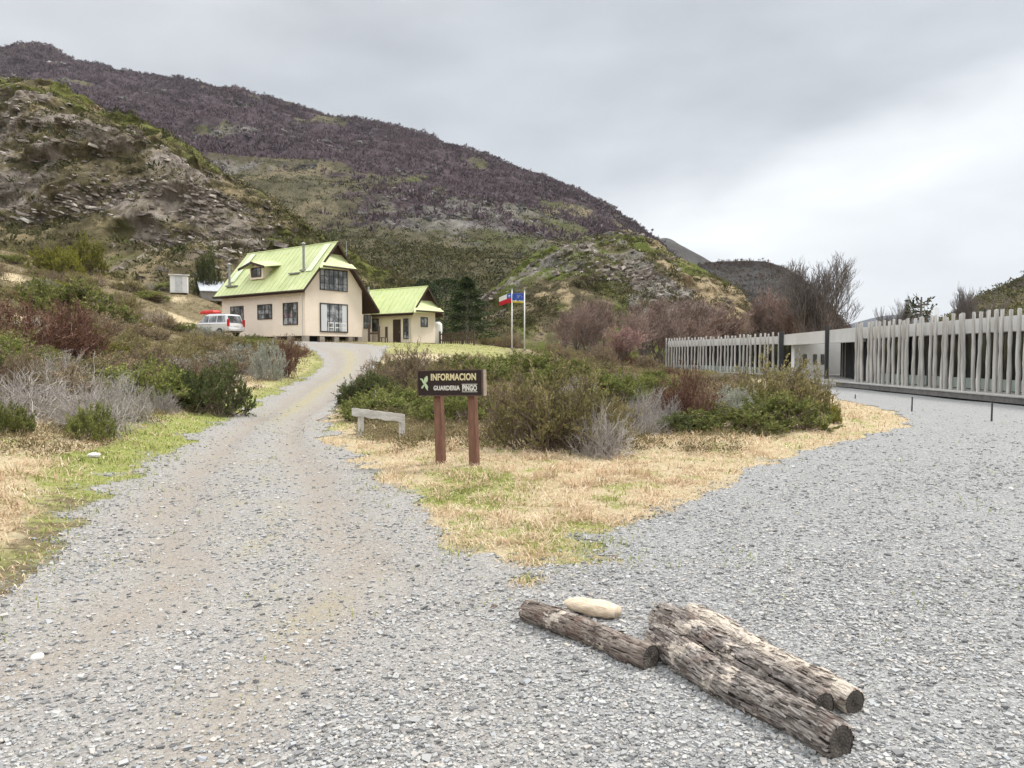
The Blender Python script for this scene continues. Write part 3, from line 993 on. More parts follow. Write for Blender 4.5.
o = clump_mesh("slope_scrub", p, rg.uniform(.4, 1.2, len(p)), rg, m_scrub, 12)
tag(o, "brown scrub on the hill behind the visitor building", "scrub", kind="stuff")
# ------------------------------------------------------------------ buildings
m_wall = plain("peach_render", (.90, .79, .67), (.84, .72, .595), 1.2, .85, .15)
m_roof, nt_, b_ = newmat("green_metal_roof")
v_ = coord(nt_)
c_ = ramp(nt_, noise(nt_, v_, .9, 6, .65), [(.3, (.46, .52, .235)), (.5, (.55, .61, .29)), (.7, (.62, .665, .36))])
nt_.links.new(c_, b_.inputs["Base Color"]); b_.inputs["Roughness"].default_value = .55
wv = nt_.nodes.new("ShaderNodeTexWave"); wv.bands_direction = 'Y'; wv.inputs["Scale"].default_value = 2.2; wv.inputs["Distortion"].default_value = 0
nt_.links.new(v_, wv.inputs["Vector"])
bump(nt_, b_, wv.outputs["Fac"], .35, .03)
m_trim = plain("dark_brown_wood", (.075, .045, .032), (.045, .028, .02), 5, .7, .2)
m_frame = plain("window_frame_paint", (.05, .04, .035), None, 8, .5)
m_white = plain("white_paint", (.86, .86, .84), (.76, .76, .74), 2, .5)
m_pipe = plain("zinc_pipe", (.42, .42, .43), (.25, .25, .26), 6, .4, metal=.6)
m_pier = plain("concrete_pier", (.40, .36, .31), (.25, .22, .19), 4, .9, .3)
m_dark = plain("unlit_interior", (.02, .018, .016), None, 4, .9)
m_strip = plain("translucent_roof_sheet", (.72, .78, .58), (.62, .70, .46), 2, .5)
m_curtain = plain("white_curtain", (.72, .74, .76), (.55, .57, .60), 9, .9, stretch=(6, 1, .2))


def glass(name, c, rough=.06):
    m, nt, b = newmat(name)
    b.inputs["Base Color"].default_value = (*c, 1)
    b.inputs["Roughness"].default_value = rough
    b.inputs["Specular IOR Level"].default_value = .7
    v = coord(nt)
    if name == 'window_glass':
        nt.links.new(ramp(nt, noise(nt, v, 1.3, 3, .6), [(.40, (.05, .055, .06)), (.52, (.16, .17, .18)), (.64, (.40, .41, .42))]), b.inputs['Base Color'])  # pale patches painted into the pane colour as reflections and curtains behind
    bump(nt, b, noise(nt, v, 1.5, 2), .05, .02)
    return m


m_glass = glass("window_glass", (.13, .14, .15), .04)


def window(parent, face, c0, c1, z0, z1, nx, nz, off, fw=.06, label=None):
    """a framed window lying in a wall of the house. face 'x': on a wall running along x at y=off (facing -y); 'y': wall along y at x=off (facing -x)"""
    m = MB(); g = MB()

    def bx(mb, a0, a1, d0, d1, h0, h1):
        if face == 'x': mb.box(a0, a1, off - d1, off - d0, h0, h1)
        else: mb.box(off - d1, off - d0, a0, a1, h0, h1)
    bx(m, c0, c1, -.02, .06, z0, z0 + fw); bx(m, c0, c1, -.02, .06, z1 - fw, z1)
    bx(m, c0, c0 + fw, -.02, .058, z0 + fw, z1 - fw); bx(m, c1 - fw, c1, -.02, .058, z0 + fw, z1 - fw)
    for k in range(1, nx):
        a = c0 + (c1 - c0) * k / nx; bx(m, a - .022, a + .022, -.01, .045, z0 + fw, z1 - fw)
    for k in range(1, nz):
        h = z0 + (z1 - z0) * k / nz; bx(m, c0 + fw, c1 - fw, -.012, .041, h - .022, h + .022)
    f = m.build("window", m_frame, parent)
    bx(g, c0 + .01, c1 - .01, -.015, .018, z0 + .01, z1 - .01)
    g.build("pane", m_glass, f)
    return f


def gable_house(name, loc, rz, Lh, Wd, hr, he_l, he_r, bl, br, ov_f=.5, ov_b=.5, gab=.98, skirt=2.1, wall_h=None, rb=None):
    """local x along the gable, y along the ridge away from the front; returns root. rb: ridge x"""
    root = empty(name, loc, rz)
    rb = Wd / 2 if rb is None else rb
    sl = (hr - he_l) / (rb - bl)             # left slope
    sr = (hr - he_r) / (br - rb)
    zl = lambda x: hr - sl * (rb - x)
    zr = lambda x: hr - sr * (x - rb)
    th = .10
    w = MB()
    # wall body: pentagon prism just under the roof
    w.prism([(0, 0), (Wd, 0), (Wd, zr(Wd) - th * 1.9), (rb, hr - th * 1.9), (0, zl(0) - th * 1.9)], 0, Lh)
    wall = w.build("wall", m_wall, root)
    r = MB()
    y0, y1 = -ov_f, Lh + ov_b
    r.slab([(bl, y0, he_l), (bl, y1, he_l), (rb, y1, hr), (rb, y0, hr)], th)
    r.slab([(br, y0, he_r), (rb, y0, hr), (rb, y1, hr), (br, y1, he_r)], th)
    for yy in np.arange(y0 + .35, y1 - .1, .62):
        r.slab([(bl, yy, he_l + .035), (bl, yy + .05, he_l + .035), (rb, yy + .05, hr + .035), (rb, yy, hr + .035)], .034)
        r.slab([(br, yy, he_r + .035), (rb, yy, hr + .035), (rb, yy + .05, hr + .035), (br, yy + .05, he_r + .035)], .034)
    roof = r.build("roof", m_roof, root)
    gt = MB(); gt.cyl((bl - .12, y0, he_l - .09), (bl - .12, y1, he_l - .09), .07, n=8); gt.build("gutter", m_trim, roof)
    dp = MB(); dp.cyl((-.06, .35, .1), (-.06, .35, he_l - .25), .045, n=8); dp.build("downpipe", m_white, root)
    q_ = MB()
    q_.slab([(bl + .02, y0 + .02, he_l - th - .003), (bl + .02, y1 - .02, he_l - th - .003), (rb, y1 - .02, hr - th - .003), (rb, y0 + .02, hr - th - .003)], .03)
    q_.slab([(br - .02, y0 + .02, he_r - th - .003), (rb, y0 + .02, hr - th - .003), (rb, y1 - .02, hr - th - .003), (br - .02, y1 - .02, he_r - th - .003)], .03)
    q_.build("soffit", m_trim, roof)
    # hipped skirt under the little gablet
    zt, zb = hr - gab, hr - skirt
    xt0, xt1 = rb - gab / sl, rb + gab / sr
    xb0, xb1 = rb - skirt / sl, rb + skirt / sr
    s = MB()
    yt, yb = -.10, -ov_f - .28
    s.slab([(xb0 - .32, yb, zb - .18), (xt0 - .05, yt, zt), (xt1, yt, zt), (xb1 + .05, yb, zb)], .08)
    s.build("hip_skirt", m_roof, roof)
    g = MB()
    g.prism([(xt0 + .03, zt - .02), (xt1 - .03, zt - .02), (rb, hr - th * 1.6)], -.16, -.06)
    g.build("gablet_boarding", m_trim, root)
    t = MB()
    for (xa, za, xb_, zb_) in ((bl, he_l, rb, hr), (rb, hr, br, he_r)):
        for yy in (y0 - .04, y1):
            t.add([(xa, yy, za + .02), (xb_, yy, zb_ + .02), (xb_, yy, zb_ - .24), (xa, yy, za - .24),
                   (xa, yy + .04, za + .02), (xb_, yy + .04, zb_ + .02), (xb_, yy + .04, zb_ - .24), (xa, yy + .04, za - .24)],
                  [(0, 1, 2, 3), (4, 7, 6, 5), (0, 4, 5, 1), (1, 5, 6, 2), (2, 6, 7, 3), (3, 7, 4, 0)])
    t.box(bl - .05, bl - .005, y0 + .01, y1 - .01, he_l - .22, he_l - .01)
    t.box(br + .005, br + .05, y0 + .01, y1 - .01, he_r - .22, he_r - .01)
    t.box(bl, rb - skirt / sl - .02, -.02 + y0 + .02, y0 + .03, he_l - .2, he_l - .1) if False else None
    # soffits
    t.box(bl + .02, -.003, .0, Lh, he_l - .20, he_l - .15)
    t.box(xb0, xb1, yb - .03, yb, zb - .13, zb + .01)
    t.build("barge_board", m_trim, root)
    rc = MB()
    rc.cyl((rb, y0 - .02, hr + .01), (rb, y1 + .02, hr + .01), .06, n=8)
    rc.build("ridge_cap", m_roof, roof)
    return root, roof, zl, zr


rz = math.atan2(HB[1], HB[0])
house, hroof, zl, zr = gable_house("house", (HC[0], HC[1], HZ + .12), rz, 11.7, 5.95, 7.75, 3.64, 2.3, -.5, 7.5, rb=2.95)
tag(house, "two storey peach house with lime green roof and dormer at the top of the drive", "house")
window(house, 'x', 1.46, 4.35, 3.75, 5.5, 6, 3, 0)
lw = window(house, 'x', 1.46, 4.35, .32, 2.7, 3, 1, 0, .08)
MB().box(1.56, 2.15, -.03, -.022, .42, 2.6).build("curtain", m_curtain, lw)
MB().box(3.75, 4.25, -.03, -.022, .42, 2.6).build("curtain", m_curtain, lw)
c = MB()
for k in range(3):
    x = 2.3 + k * .68
    c.box(x, x + .06, -.032, -.022, .42, 1.15); c.box(x + .5, x + .56, -.032, -.022, .42, 1.15); c.box(x + .06, x + .5, -.032, -.022, 1.06, 1.15); c.box(x + .06, x + .5, -.032, -.022, .68, .76)
c.build("chair_back", m_white, lw)
window(house, 'y', 8.41, 10.36, 1.45, 2.7, 4, 2, 0)
window(house, 'y', 4.33, 6.36, 1.45, 2.7, 4, 3, 0)
window(house, 'y', .91, 2.84, .9, 2.7, 3, 3, 0)
for yy in np.linspace(.25, 11.4, 7):
    for xx in (.2, 5.7):
        MB().box(xx - .2, xx + .2, yy - .25, yy + .25, -.75, -.005).build("pier", m_pier, house, .02)
for xx in (1.7, 3.2, 4.7):
    MB().box(xx - .25, xx + .25, .02, .4, -.75, -.005).build("pier", m_pier, house, .02)
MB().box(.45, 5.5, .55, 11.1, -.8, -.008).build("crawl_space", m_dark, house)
# dormer on the left slope
dr = MB()
zc = 5.0; xc = -.5 + (zc - 3.64) / ((7.75 - 3.64) / 3.45)
dr.add([(xc - .25, 6.1, zc - .05), (xc - .25, 8.0, zc - .05), (xc - .25, 8.0, zc + .95), (xc - .25, 7.05, zc + 1.2), (xc - .25, 6.1, zc + .95),
        (xc + 1.6, 6.1, zc - .05), (xc + 1.6, 8.0, zc - .05), (xc + 1.6, 8.0, zc + .95), (xc + 1.6, 7.05, zc + 1.2), (xc + 1.6, 6.1, zc + .95)],
       [(0, 1, 2, 3, 4), (9, 8, 7, 6, 5), (0, 5, 6, 1), (1, 6, 7, 2), (4, 9, 5, 0)])
dorm = dr.build("dormer", m_wall, house)
dt = MB()
dt.slab([(xc - .75, 5.2, zc + .90), (xc - .75, 7.05, zc + 1.36), (xc + 1.9, 7.05, zc + 1.75), (xc + 1.5, 5.2, zc + 1.25)], .07)
dt.slab([(xc - .75, 7.05, zc + 1.36), (xc - .75, 8.9, zc + .90), (xc + 1.5, 8.9, zc + 1.25), (xc + 1.9, 7.05, zc + 1.75)], .07)
dt.build("dormer_roof", m_roof, dorm)
db = MB()
for (ya, za, yb, zb) in ((5.15, .89, 7.05, 1.37), (7.05, 1.37, 8.95, .89)):
    db.add([(xc - .81, ya, zc + za + .02), (xc - .81, yb, zc + zb + .02), (xc - .81, yb, zc + zb - .2), (xc - .81, ya, zc + za - .2),
            (xc - .76, ya, zc + za + .02), (xc - .76, yb, zc + zb + .02), (xc - .76, yb, zc + zb - .2), (xc - .76, ya, zc + za - .2)],
           [(0, 1, 2, 3), (4, 7, 6, 5), (0, 4, 5, 1), (1, 5, 6, 2), (2, 6, 7, 3), (3, 7, 4, 0)])
db.build("dormer_fascia", m_trim, dorm)
window(dorm, 'y', 6.35, 7.75, zc + .12, zc + .92, 2, 1, xc - .25)


def roof_strip(y0, y1, f0, f1):
    m = MB()
    x0 = -.5 + 3.45 * f0; x1 = -.5 + 3.45 * f1
    n = (-.77, 0, .64)
    o = .045
    pts = [(x0 + n[0] * o, y0, zl(x0) + n[2] * o), (x0 + n[0] * o, y1, zl(x0) + n[2] * o), (x1 + n[0] * o, y1, zl(x1) + n[2] * o), (x1 + n[0] * o, y0, zl(x1) + n[2] * o)]
    m.slab(pts, .03, dirv=(n[0], 0, n[2]))
    return m.build("translucent_sheet", m_strip, hroof)


roof_strip(10.6, 11.4, .30, .97); roof_strip(.15, .95, .38, .97)


def stove_pipe(y, f, h, nm="chimney_pipe"):
    x = -.5 + 3.45 * f
    m = MB(); m.cyl((x, y, zl(x) - .1), (x, y, zl(x) + h), .10, n=10); m.cyl((x, y, zl(x) + h - .05), (x, y, zl(x) + h + .03), .17, n=10)
    m.cyl((x, y, zl(x) + h + .16), (x, y, zl(x) + h + .28), .20, .05, n=10); m.cyl((x, y, zl(x) + h), (x, y, zl(x) + h + .2), .05, n=6)
    m.box(x - .25, x + .25, y - .25, y + .25, zl(x) - .1, zl(x) + .05)
    m.build(nm, m_pipe, hroof)


stove_pipe(10.9, .22, 1.75); stove_pipe(1.35, .42, 2.0)
m = MB(); m.box(.55, 1.0, 1.6, 2.9, zl(.75) - .02, zl(.75) + .07); m.build("roof_vent", m_pipe, hroof)
m = MB(); m.box(.0, .45, 9.5, 10.9, zl(.2) - .02, zl(.2) + .07); m.build("roof_vent", m_pipe, hroof)

annex, aroof, al, ar = gable_house("cottage", (-9.0, 68.0, 2.72), rz, 7.2, 3.0, 5.15, 2.7, 2.7, -.5, 3.5, gab=1.25, skirt=2.25)
tag(annex, "low single storey peach cottage with green hipped gable roof right of the tall house", "house")
window(annex, 'x', 1.05, 1.95, 1.45, 2.35, 2, 1, 0)
window(annex, 'y', .3, 1.15, .35, 2.2, 2, 5, 0)
dm = MB(); dm.box(-.03, .02, 1.5, 2.5, .0, 2.15); d_ = dm.build("door", m_trim, annex)
MB().box(-.075, -.031, 1.60, 1.66, .95, 1.05).build("handle", m_pipe, d_)
window(annex, 'y', 4.4, 6.3, 1.1, 2.3, 3, 1, 0)
for yy in (.2, 2.4, 4.6, 6.9):
    MB().box(.02, .4, yy - .2, yy + .2, -.6, -.005).build("pier", m_pier, annex, .02)
for xx in (1.2, 2.8):
    MB().box(xx - .2, xx + .2, .02, .4, -.6, -.005).build("pier", m_pier, annex, .02)
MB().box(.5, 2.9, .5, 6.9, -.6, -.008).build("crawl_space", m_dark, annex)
m = MB(); xq = .4; m.cyl((xq, 6.2, al(xq)), (xq, 6.2, al(xq) + 1.6), .09, n=8); m.build("chimney_pipe", m_pipe, aroof)
m = MB(); m.box(-1.1, -.02, 1.2, 2.8, -.35, -.10); m.box(-1.6, -1.1, 1.3, 2.7, -.45, -.25); m.build("door_step", m_pier, annex, .02)

# small porch gable between house and cottage
pp = P(367, 330, 70.0)
porch = empty("porch", (pp.x, pp.y, 2.75), rz)
tag(porch, "small gabled porch between the tall house and the low cottage", "porch")
m = MB(); m.prism([(-.6, 0), (.6, 0), (.6, 3.2), (0, 4.1), (-.6, 3.2)], 0, 1.6); m.build("wall", m_wall, porch)
m = MB(); m.slab([(-.85, -.3, 2.9), (-.85, 1.8, 2.9), (0, 1.8, 4.3), (0, -.3, 4.3)], .08); m.slab([(.85, -.3, 2.9), (0, -.3, 4.3), (0, 1.8, 4.3), (.85, 1.8, 2.9)], .08); m.build("roof", m_roof, porch)
m = MB()
for sx in (-1, 1):
    m.add([(.85 * sx, -.34, 2.92), (0, -.34, 4.32), (0, -.34, 4.07), (.85 * sx, -.34, 2.67), (.85 * sx, -.30, 2.92), (0, -.30, 4.32), (0, -.30, 4.07), (.85 * sx, -.30, 2.67)],
          [(0, 1, 2, 3), (4, 7, 6, 5), (0, 4, 5, 1), (1, 5, 6, 2), (2, 6, 7, 3), (3, 7, 4, 0)])
m.build("barge_board", m_trim, porch)
window(porch, 'x', -.42, .42, 1.3, 2.6, 2, 2, 0)

# shed, metal roofed hut, tank, mast, timber frame and fence beside the cottage
m_corr, nt_, b_ = newmat("corrugated_zinc")
v_ = coord(nt_)
wv = nt_.nodes.new("ShaderNodeTexWave"); wv.bands_direction = 'X'; wv.inputs["Scale"].default_value = 3.5
nt_.links.new(v_, wv.inputs["Vector"]); bump(nt_, b_, wv.outputs["Fac"], .6, .03)
nt_.links.new(ramp(nt_, noise(nt_, v_, 1.5, 5), [(.3, (.42, .44, .47)), (.7, (.56, .58, .62))]), b_.inputs["Base Color"])
b_.inputs["Roughness"].default_value = .45
q = P(179.5, 297, 80)
zq = gz(q.x, q.y)
sh = empty("shed", (q.x, q.y, zq - .1), R(20))
tag(sh, "narrow white shed standing alone on the slope left of the house", "shed")
MB().box(-.85, .85, -.8, .8, 0, q.z - zq + 2.3).build("wall", m_white, sh, .01)
hh = q.z - zq + 2.3
m = MB(); m.slab([(-.98, -.95, hh + .10), (.98, -.95, hh + .10), (.98, .95, hh + .25), (-.98, .95, hh + .25)], .09); m.build("roof", m_white, sh)
m = MB(); m.box(-.35, .35, -.83, -.803, .12, 1.95); d_ = m.build("door", plain("pale_grey_door", (.66, .67, .68), None, 3, .5), sh)
MB().box(.22, .28, -.87, -.831, 1.0, 1.1).build("handle", m_pipe, d_)
q = P(212, 299, 82); zq = gz(q.x, q.y)
hut = empty("hut", (q.x, q.y, zq - .1), R(-62))
hut.scale = (.72, .72, .9)
tag(hut, "low hut with a grey corrugated metal roof behind the left end of the house", "hut")
hh = q.z - zq
MB().prism([(-1.7, 0), (1.7, 0), (1.7, hh + 1.0), (-1.7, hh + 2.2)], -1.6, 1.6).build("wall", plain("weathered_boards", (.38, .36, .33), (.24, .22, .20), 3, .9, .3, (1, 1, 8)), hut)
m = MB(); m.slab([(-2.0, -1.9, hh + 2.45), (2.0, -1.9, hh + .98), (2.0, 1.9, hh + .98), (-2.0, 1.9, hh + 2.45)], .06); m.build("roof", m_corr, hut)

q = P(437.5, 338, 71.5); zq = gz(q.x, q.y)
tk = empty("water_tank", (q.x, q.y, zq - .05))
tag(tk, "tall white round water tank beside the right wall of the low cottage", "tank")
m = MB()
prof = [(0, .42), (.1, .46), (1.9, .46), (2.08, .40), (2.2, .25), (2.24, .12)]
n = 20; vs = []; fs = []
for z_, r_ in prof:
    vs += [(r_ * math.cos(2 * math.pi * i / n), r_ * math.sin(2 * math.pi * i / n), z_) for i in range(n)]
for k in range(len(prof) - 1):
    fs += [(k * n + i, k * n + (i + 1) % n, (k + 1) * n + (i + 1) % n, (k + 1) * n + i) for i in range(n)]
fs.append(tuple(range((len(prof) - 1) * n, len(prof) * n)))
m.add(vs, fs); m.build("tank_body", m_white, tk, smooth=True)
MB().cyl((0, 0, 2.22), (0, 0, 2.32), .2, n=14).build("lid", m_pipe, tk)

q = P(347, 300, 70)
ms_ = MB(); zq = gz(q.x, q.y)
mast = empty("mast", (q.x, q.y, zq - .2))
tag(mast, "thin grey mast rising behind the roof ridge of the tall house", "mast")
top = zpix(241, 70) - zq + .2
ms_.cyl((0, 0, 0), (0, 0, top), .05, .035, n=8); ms_.build("pole", m_pipe, mast)
MB().box(-.16, .16, -.02, .02, top - .9, top - .84).build("bracket", m_pipe, mast)

m_oldwood = plain("weathered_grey_wood", (.46, .44, .41), (.26, .245, .22), 5, .9, .35, (1, 1, 6))
m_brownwood = plain("dark_weathered_post", (.13, .09, .065), (.07, .05, .035), 5, .9, .3, (1, 1, 6))
q = P(374, 343, 63.5); zq = gz(q.x, q.y)
fr = empty("timber_frame", (q.x, q.y, zq - .05), R(25))
tag(fr, "dark H shaped timber frame standing in front of the porch", "frame")
for s_ in (-1, 1):
    MB().box(s_ * .42 - .09, s_ * .42 + .09, -.08, .08, 0, 1.55 if s_ < 0 else 1.45).build("post", m_brownwood, fr, .015)
MB().box(-.33, .33, -.06, .06, .72, .88).build("crossbar", m_brownwood, fr, .01)
q = P(383.5, 343, 64.5); zq = gz(q.x, q.y)
ch = empty("garden_chair", (q.x, q.y, zq), R(-60))
tag(ch, "dark high backed chair beside the H shaped timber frame", "chair")
MB().box(-.3, .3, -.3, .3, .42, .48).build("seat", m_brownwood, ch, .01)
m = MB()
for k in range(4): m.box(-.28 + k * .15, -.17 + k * .15, .25, .29, .5, 1.4)
m.build("backrest", m_brownwood, ch, .005)
for sx in (-.26, .26):
    for sy in (-.26, .26):
        MB().box(sx - .035, sx + .035, sy - .035, sy + .035, 0, .418).build("leg", m_brownwood, ch)
# low fence to the right of the cottage
fa = np.array([P(440, 342, 71).x, 71.0]); fb = np.array([P(474, 343, 69).x, 69.0])
fz = gz(*fa)
fe = empty("picket_fence", (fa[0], fa[1], fz - .05), math.atan2(fb[1] - fa[1], fb[0] - fa[0]))
tag(fe, "low dark timber fence between the cottage and the conifers", "fence")
Lf = float(np.hypot(*(fb - fa)))
for k in range(4):
    MB().box(Lf * k / 3 - .06, Lf * k / 3 + .06, -.06, .06, 0, 1.35).build("post", m_brownwood, fe, .01)
for h in (.45, 1.0):
    MB().box(.0, Lf, -.10, -.062, h, h + .12).build("rail", m_brownwood, fe, .008)
m = MB()
for k in range(int(Lf / .22)): m.box(.1 + k * .22, .2 + k * .22, -.135, -.102, .15, 1.2 + .06 * math.sin(k * 2.1))
m.build("boarding", m_brownwood, fe)

# ------------------------------------------------------------------ visitor building with a screen of poles
m_fascia = plain("pale_grey_panel", (.66, .66, .65), (.54, .54, .53), .8, .6)
m_pole = plain("silvered_pole", (.64, .62, .58), (.25, .235, .215), 5.0, .9, .7, (4, 4, .45), 9)
m_deck = plain("grey_decking", (.20, .19, .18), (.11, .105, .10), 3, .85, .3)
m_decktop = plain("pale_decking", (.44, .43, .41), (.33, .32, .30), 3, .85, .3)
m_dglass = glass("dark_facade_glass", (.006, .007, .008), .12)
m_fglass = glass("frosted_green_glass", (.40, .48, .44), .3)
m_steel = plain("dark_steel", (.05, .052, .055), None, 5, .5)

R0 = np.array([16.95, 36.6]); R1 = np.array([16.75, 21.0])
L0 = np.array([14.35, 69.0]); L1 = np.array([18.2, 50.2])
vis = empty("visitor_building", (R0[0], R0[1], 0))
tag(vis, "long low grey building screened by rows of upright silvered poles", "building")
rgp = np.random.default_rng(5)
pole_mesh = []
for k in range(7):
    nseg = 9
    pth = np.zeros((1, nseg, 3)); pth[0, :, 2] = np.linspace(0, 1, nseg)
    wob = .015
    pth[0, :, 0] = np.cumsum(rgp.normal(0, wob, nseg)) * .8; pth[0, :, 1] = np.cumsum(rgp.normal(0, wob, nseg)) * .8
    pth[0, :, :2] -= pth[0, :1, :2] + (pth[0, -1:, :2] - pth[0, :1, :2]) * np.linspace(0, 1, nseg)[:, None] * .8
    rad = np.linspace(.082, .066, nseg)[None] * rgp.uniform(.85, 1.2) * (1 + rgp.normal(0, .07, (1, nseg)))
    V, F = tubes(pth, rad, 9)
    nV = len(V)
    cap = np.array([[nV - 9 + 0, nV - 9 + 1, nV - 9 + 2, nV - 9 + 3]]), np.array([[nV - 9, nV - 6, nV - 5, nV - 4]]), np.array([[nV - 9, nV - 4, nV - 3, nV - 2]])
    me = mesh_np("pole", V, [F] + list(cap) + [np.array([[nV - 9, nV - 2, nV - 1]])], None, True)
    me.materials.append(m_pole)
    pole_mesh.append(me)


def wing(p0, p1, npole, h, first, back=7.0, deck_w=1.0):
    t = unit(p1 - p0); n = np.array([t[1], -t[0]])
    if n[0] > 0: n = -n                      # outwards, towards the gravel
    Lw = float(np.linalg.norm(p1 - p0))
    o = (p0[0] - R0[0], p0[1] - R0[1], 0)
    m = MB(); m.obox(o, t, n, -.3, Lw, -.7, deck_w, .07, .26); m.build("deck", m_deck, vis)
    m = MB(); m.obox(o, t, n, -.3, Lw, -.7, deck_w + .03, .262, .30); m.build("deck_boards", m_decktop, vis)
    m = MB(); m.obox(o, t, n, 0, Lw, -.85, -.75, .30, h - .7); m.build("glazing", m_dglass, vis)
    m = MB(); m.obox(o, t, n, 0, Lw, -.748, -.735, .32, .72); m.build("frosted_band", m_fglass, vis)
    for s in np.arange(0, Lw, 1.6):
        m = MB(); m.obox(o, t, n, s, s + .06, -.733, -.69, .30, h - .7)
        m.build("mullion", m_steel, vis)
    m = MB(); m.obox(o, t, n, 0, Lw, -.72, .02, h - .70, h - .18); m.build("fascia", m_fascia, vis)
    m = MB(); m.obox(o, t, n, 0, Lw, -back, -.722, h - .40, h - .2); m.build("roof", m_fascia, vis)
    m = MB(); m.obox(o, t, n, 0, Lw, -back, -back + .2, .0, h - .405); m.obox(o, t, n, Lw - .2, Lw, -back + .2, -.86, .0, h - .405); m.obox(o, t, n, 0, .2, -back + .2, -.86, .0, h - .405)
    m.build("wall", m_fascia, vis)
    for k in range(npole):
        s = (k + .5) / npole * Lw + rgp.normal(0, .02)
        po = bpy.data.objects.new("pole", pole_mesh[rgp.integers(0, 7)])
        col.objects.link(po); po.parent = vis
        off = .28 + rgp.normal(0, .03)
        po.location = (o[0] + t[0] * s + n[0] * off, o[1] + t[1] * s + n[1] * off, .27)
        po.scale = (1, 1, h - .3 + rgp.normal(0, .035) + .06)
        po.rotation_euler = (rgp.normal(0, .012), rgp.normal(0, .012), rgp.uniform(0, 6.28))
        po["label"] = "upright silvered pole of the screen"
    return t, n, Lw


wing(R0, R1, 38, 3.1, 0)
tl, nl_, Ll = wing(L0, L1, 33, 3.05, 1)
# portico between the wings
t = unit(L1 - R0); n = np.array([t[1], -t[0]])
if n[0] > 0: n = -n
Lp = float(np.linalg.norm(L1 - R0))
m = MB(); m.obox((0, 0, 0), t, n, .05, Lp - .05, -.3, .12, 2.25, 2.95); m.build("fascia", m_fascia, vis)
m = MB(); m.obox((0, 0, 0), t, n, .05, Lp - .05, -5.5, -.302, 2.6, 2.85); m.build("roof", m_steel, vis)
m = MB(); m.obox((0, 0, 0), t, n, .5, Lp - .2, -5.4, .8, .06, .30); m.build("deck", m_decktop, vis)
m = MB(); m.obox((0, 0, 0), t, n, .6, 3.4, .82, 1.5, .04, .16); m.build("step", m_decktop, vis)
for s in (Lp * .31,):
    m = MB(); m.obox((0, 0, 0), t, n, s - .09, s + .09, -.05 + .18, .30, .30, 3.2); m.build("post", m_steel, vis)
m = MB(); m.obox((0, 0, 0), t, n, Lp - .35, Lp - .1, .13, .38, .3, 3.15); m.build("post", m_steel, vis)
# white end wall of the far wing with three small windows
Wp = np.array([18.55, 49.3]); Wq = np.array([21.4, 50.92])
tw = unit(Wq - Wp); nw = np.array([tw[1], -tw[0]])
if nw[1] > 0: nw = -nw
ow = (Wp[0] - R0[0], Wp[1] - R0[1], 0); Lw_ = float(np.linalg.norm(Wq - Wp))
m = MB(); m.obox(ow, tw, nw, 0, Lw_, -.25, 0, .3, 2.6); m.build("end_wall", m_white, vis)
for k in range(3):
    s = (.85, 1.85, 2.60)[k]
    m = MB(); m.obox(ow, tw, nw, s, s + .34, .002, .03, .95, 1.65); f_ = m.build("window", m_steel, vis)
    m = MB(); m.obox(ow, tw, nw, s + .04, s + .30, .031, .036, .99, 1.61); m.build("pane", m_dglass, f_)
m = MB(); m.obox(ow, tw, nw, Lw_ + .55, Lw_ + .95, -.25, .06, .3, 2.6); m.build("post", m_fascia, vis)
# dark slatted entrance wall of the near wing
Sp = np.array([20.25, 46.0]); Sq = np.array([17.6, 37.6])
ts = unit(Sq - Sp); ns = np.array([ts[1], -ts[0]])
if ns[0] > 0: ns = -ns
os_ = (Sp[0] - R0[0], Sp[1] - R0[1], 0); Ls = float(np.linalg.norm(Sq - Sp))
m = MB(); m.obox(os_, ts, ns, 0, Ls, -.3, 0, .3, 2.6)
for s in np.arange(.1, Ls - .1, .55): m.obox(os_, ts, ns, s, s + .12, .0, .12, .3, 2.58)
m.build("entrance_wall", m_steel, vis)
for s in (1.0, 2.4): 
    m = MB(); m.obox(os_, ts, ns, s + .2, s + .32, .121, .16, .3, 2.5); m.build("door_jamb", m_pole, vis)
# roof vent pipe
m = MB(); m.cyl((2.3, -2.5, 2.7), (2.3, -2.5, 3.75), .08, n=8); m.build("vent_pipe", m_fascia, vis)

# ------------------------------------------------------------------ flags
def pole_flag(px, py_base, py_top, Y, label):
    b = P(px, py_base, Y); z0 = gz(b.x, Y)
    o = empty("flagpole", (b.x, Y, z0 - .1))
    tag(o, label, "flagpole")
    h = zpix(py_top, Y) - z0 + .1
    MB().cyl((0, 0, 0), (0, 0, h), .075, .05, n=10).build("pole", m_white, o, smooth=True)
    MB().cyl((0, 0, 0), (0, 0, .28), .16, n=12).build("base", m_pier, o)
    MB().cyl((0, 0, h), (0, 0, h + .14), .08, .02, n=10).build("finial", m_pipe, o)
    return o, z0 - .1 + h


def flat_mat(nm, c):
    m, nt, b = newmat(nm)
    v = coord(nt)
    nt.links.new(ramp(nt, noise(nt, v, 3, 3), [(.3, tuple(x * .9 for x in c)), (.7, c)]), b.inputs["Base Color"])
    b.inputs["Roughness"].default_value = .7
    tr = nt.nodes.new("ShaderNodeBsdfTranslucent"); tr.inputs[0].default_value = (*c, 1)
    mx = nt.nodes.new("ShaderNodeMixShader"); mx.inputs[0].default_value = .3
    nt.links.new(b.outputs[0], mx.inputs[1]); nt.links.new(tr.outputs[0], mx.inputs[2])
    nt.links.new(mx.outputs[0], nt.nodes["Material Output"].inputs[0])
    return m


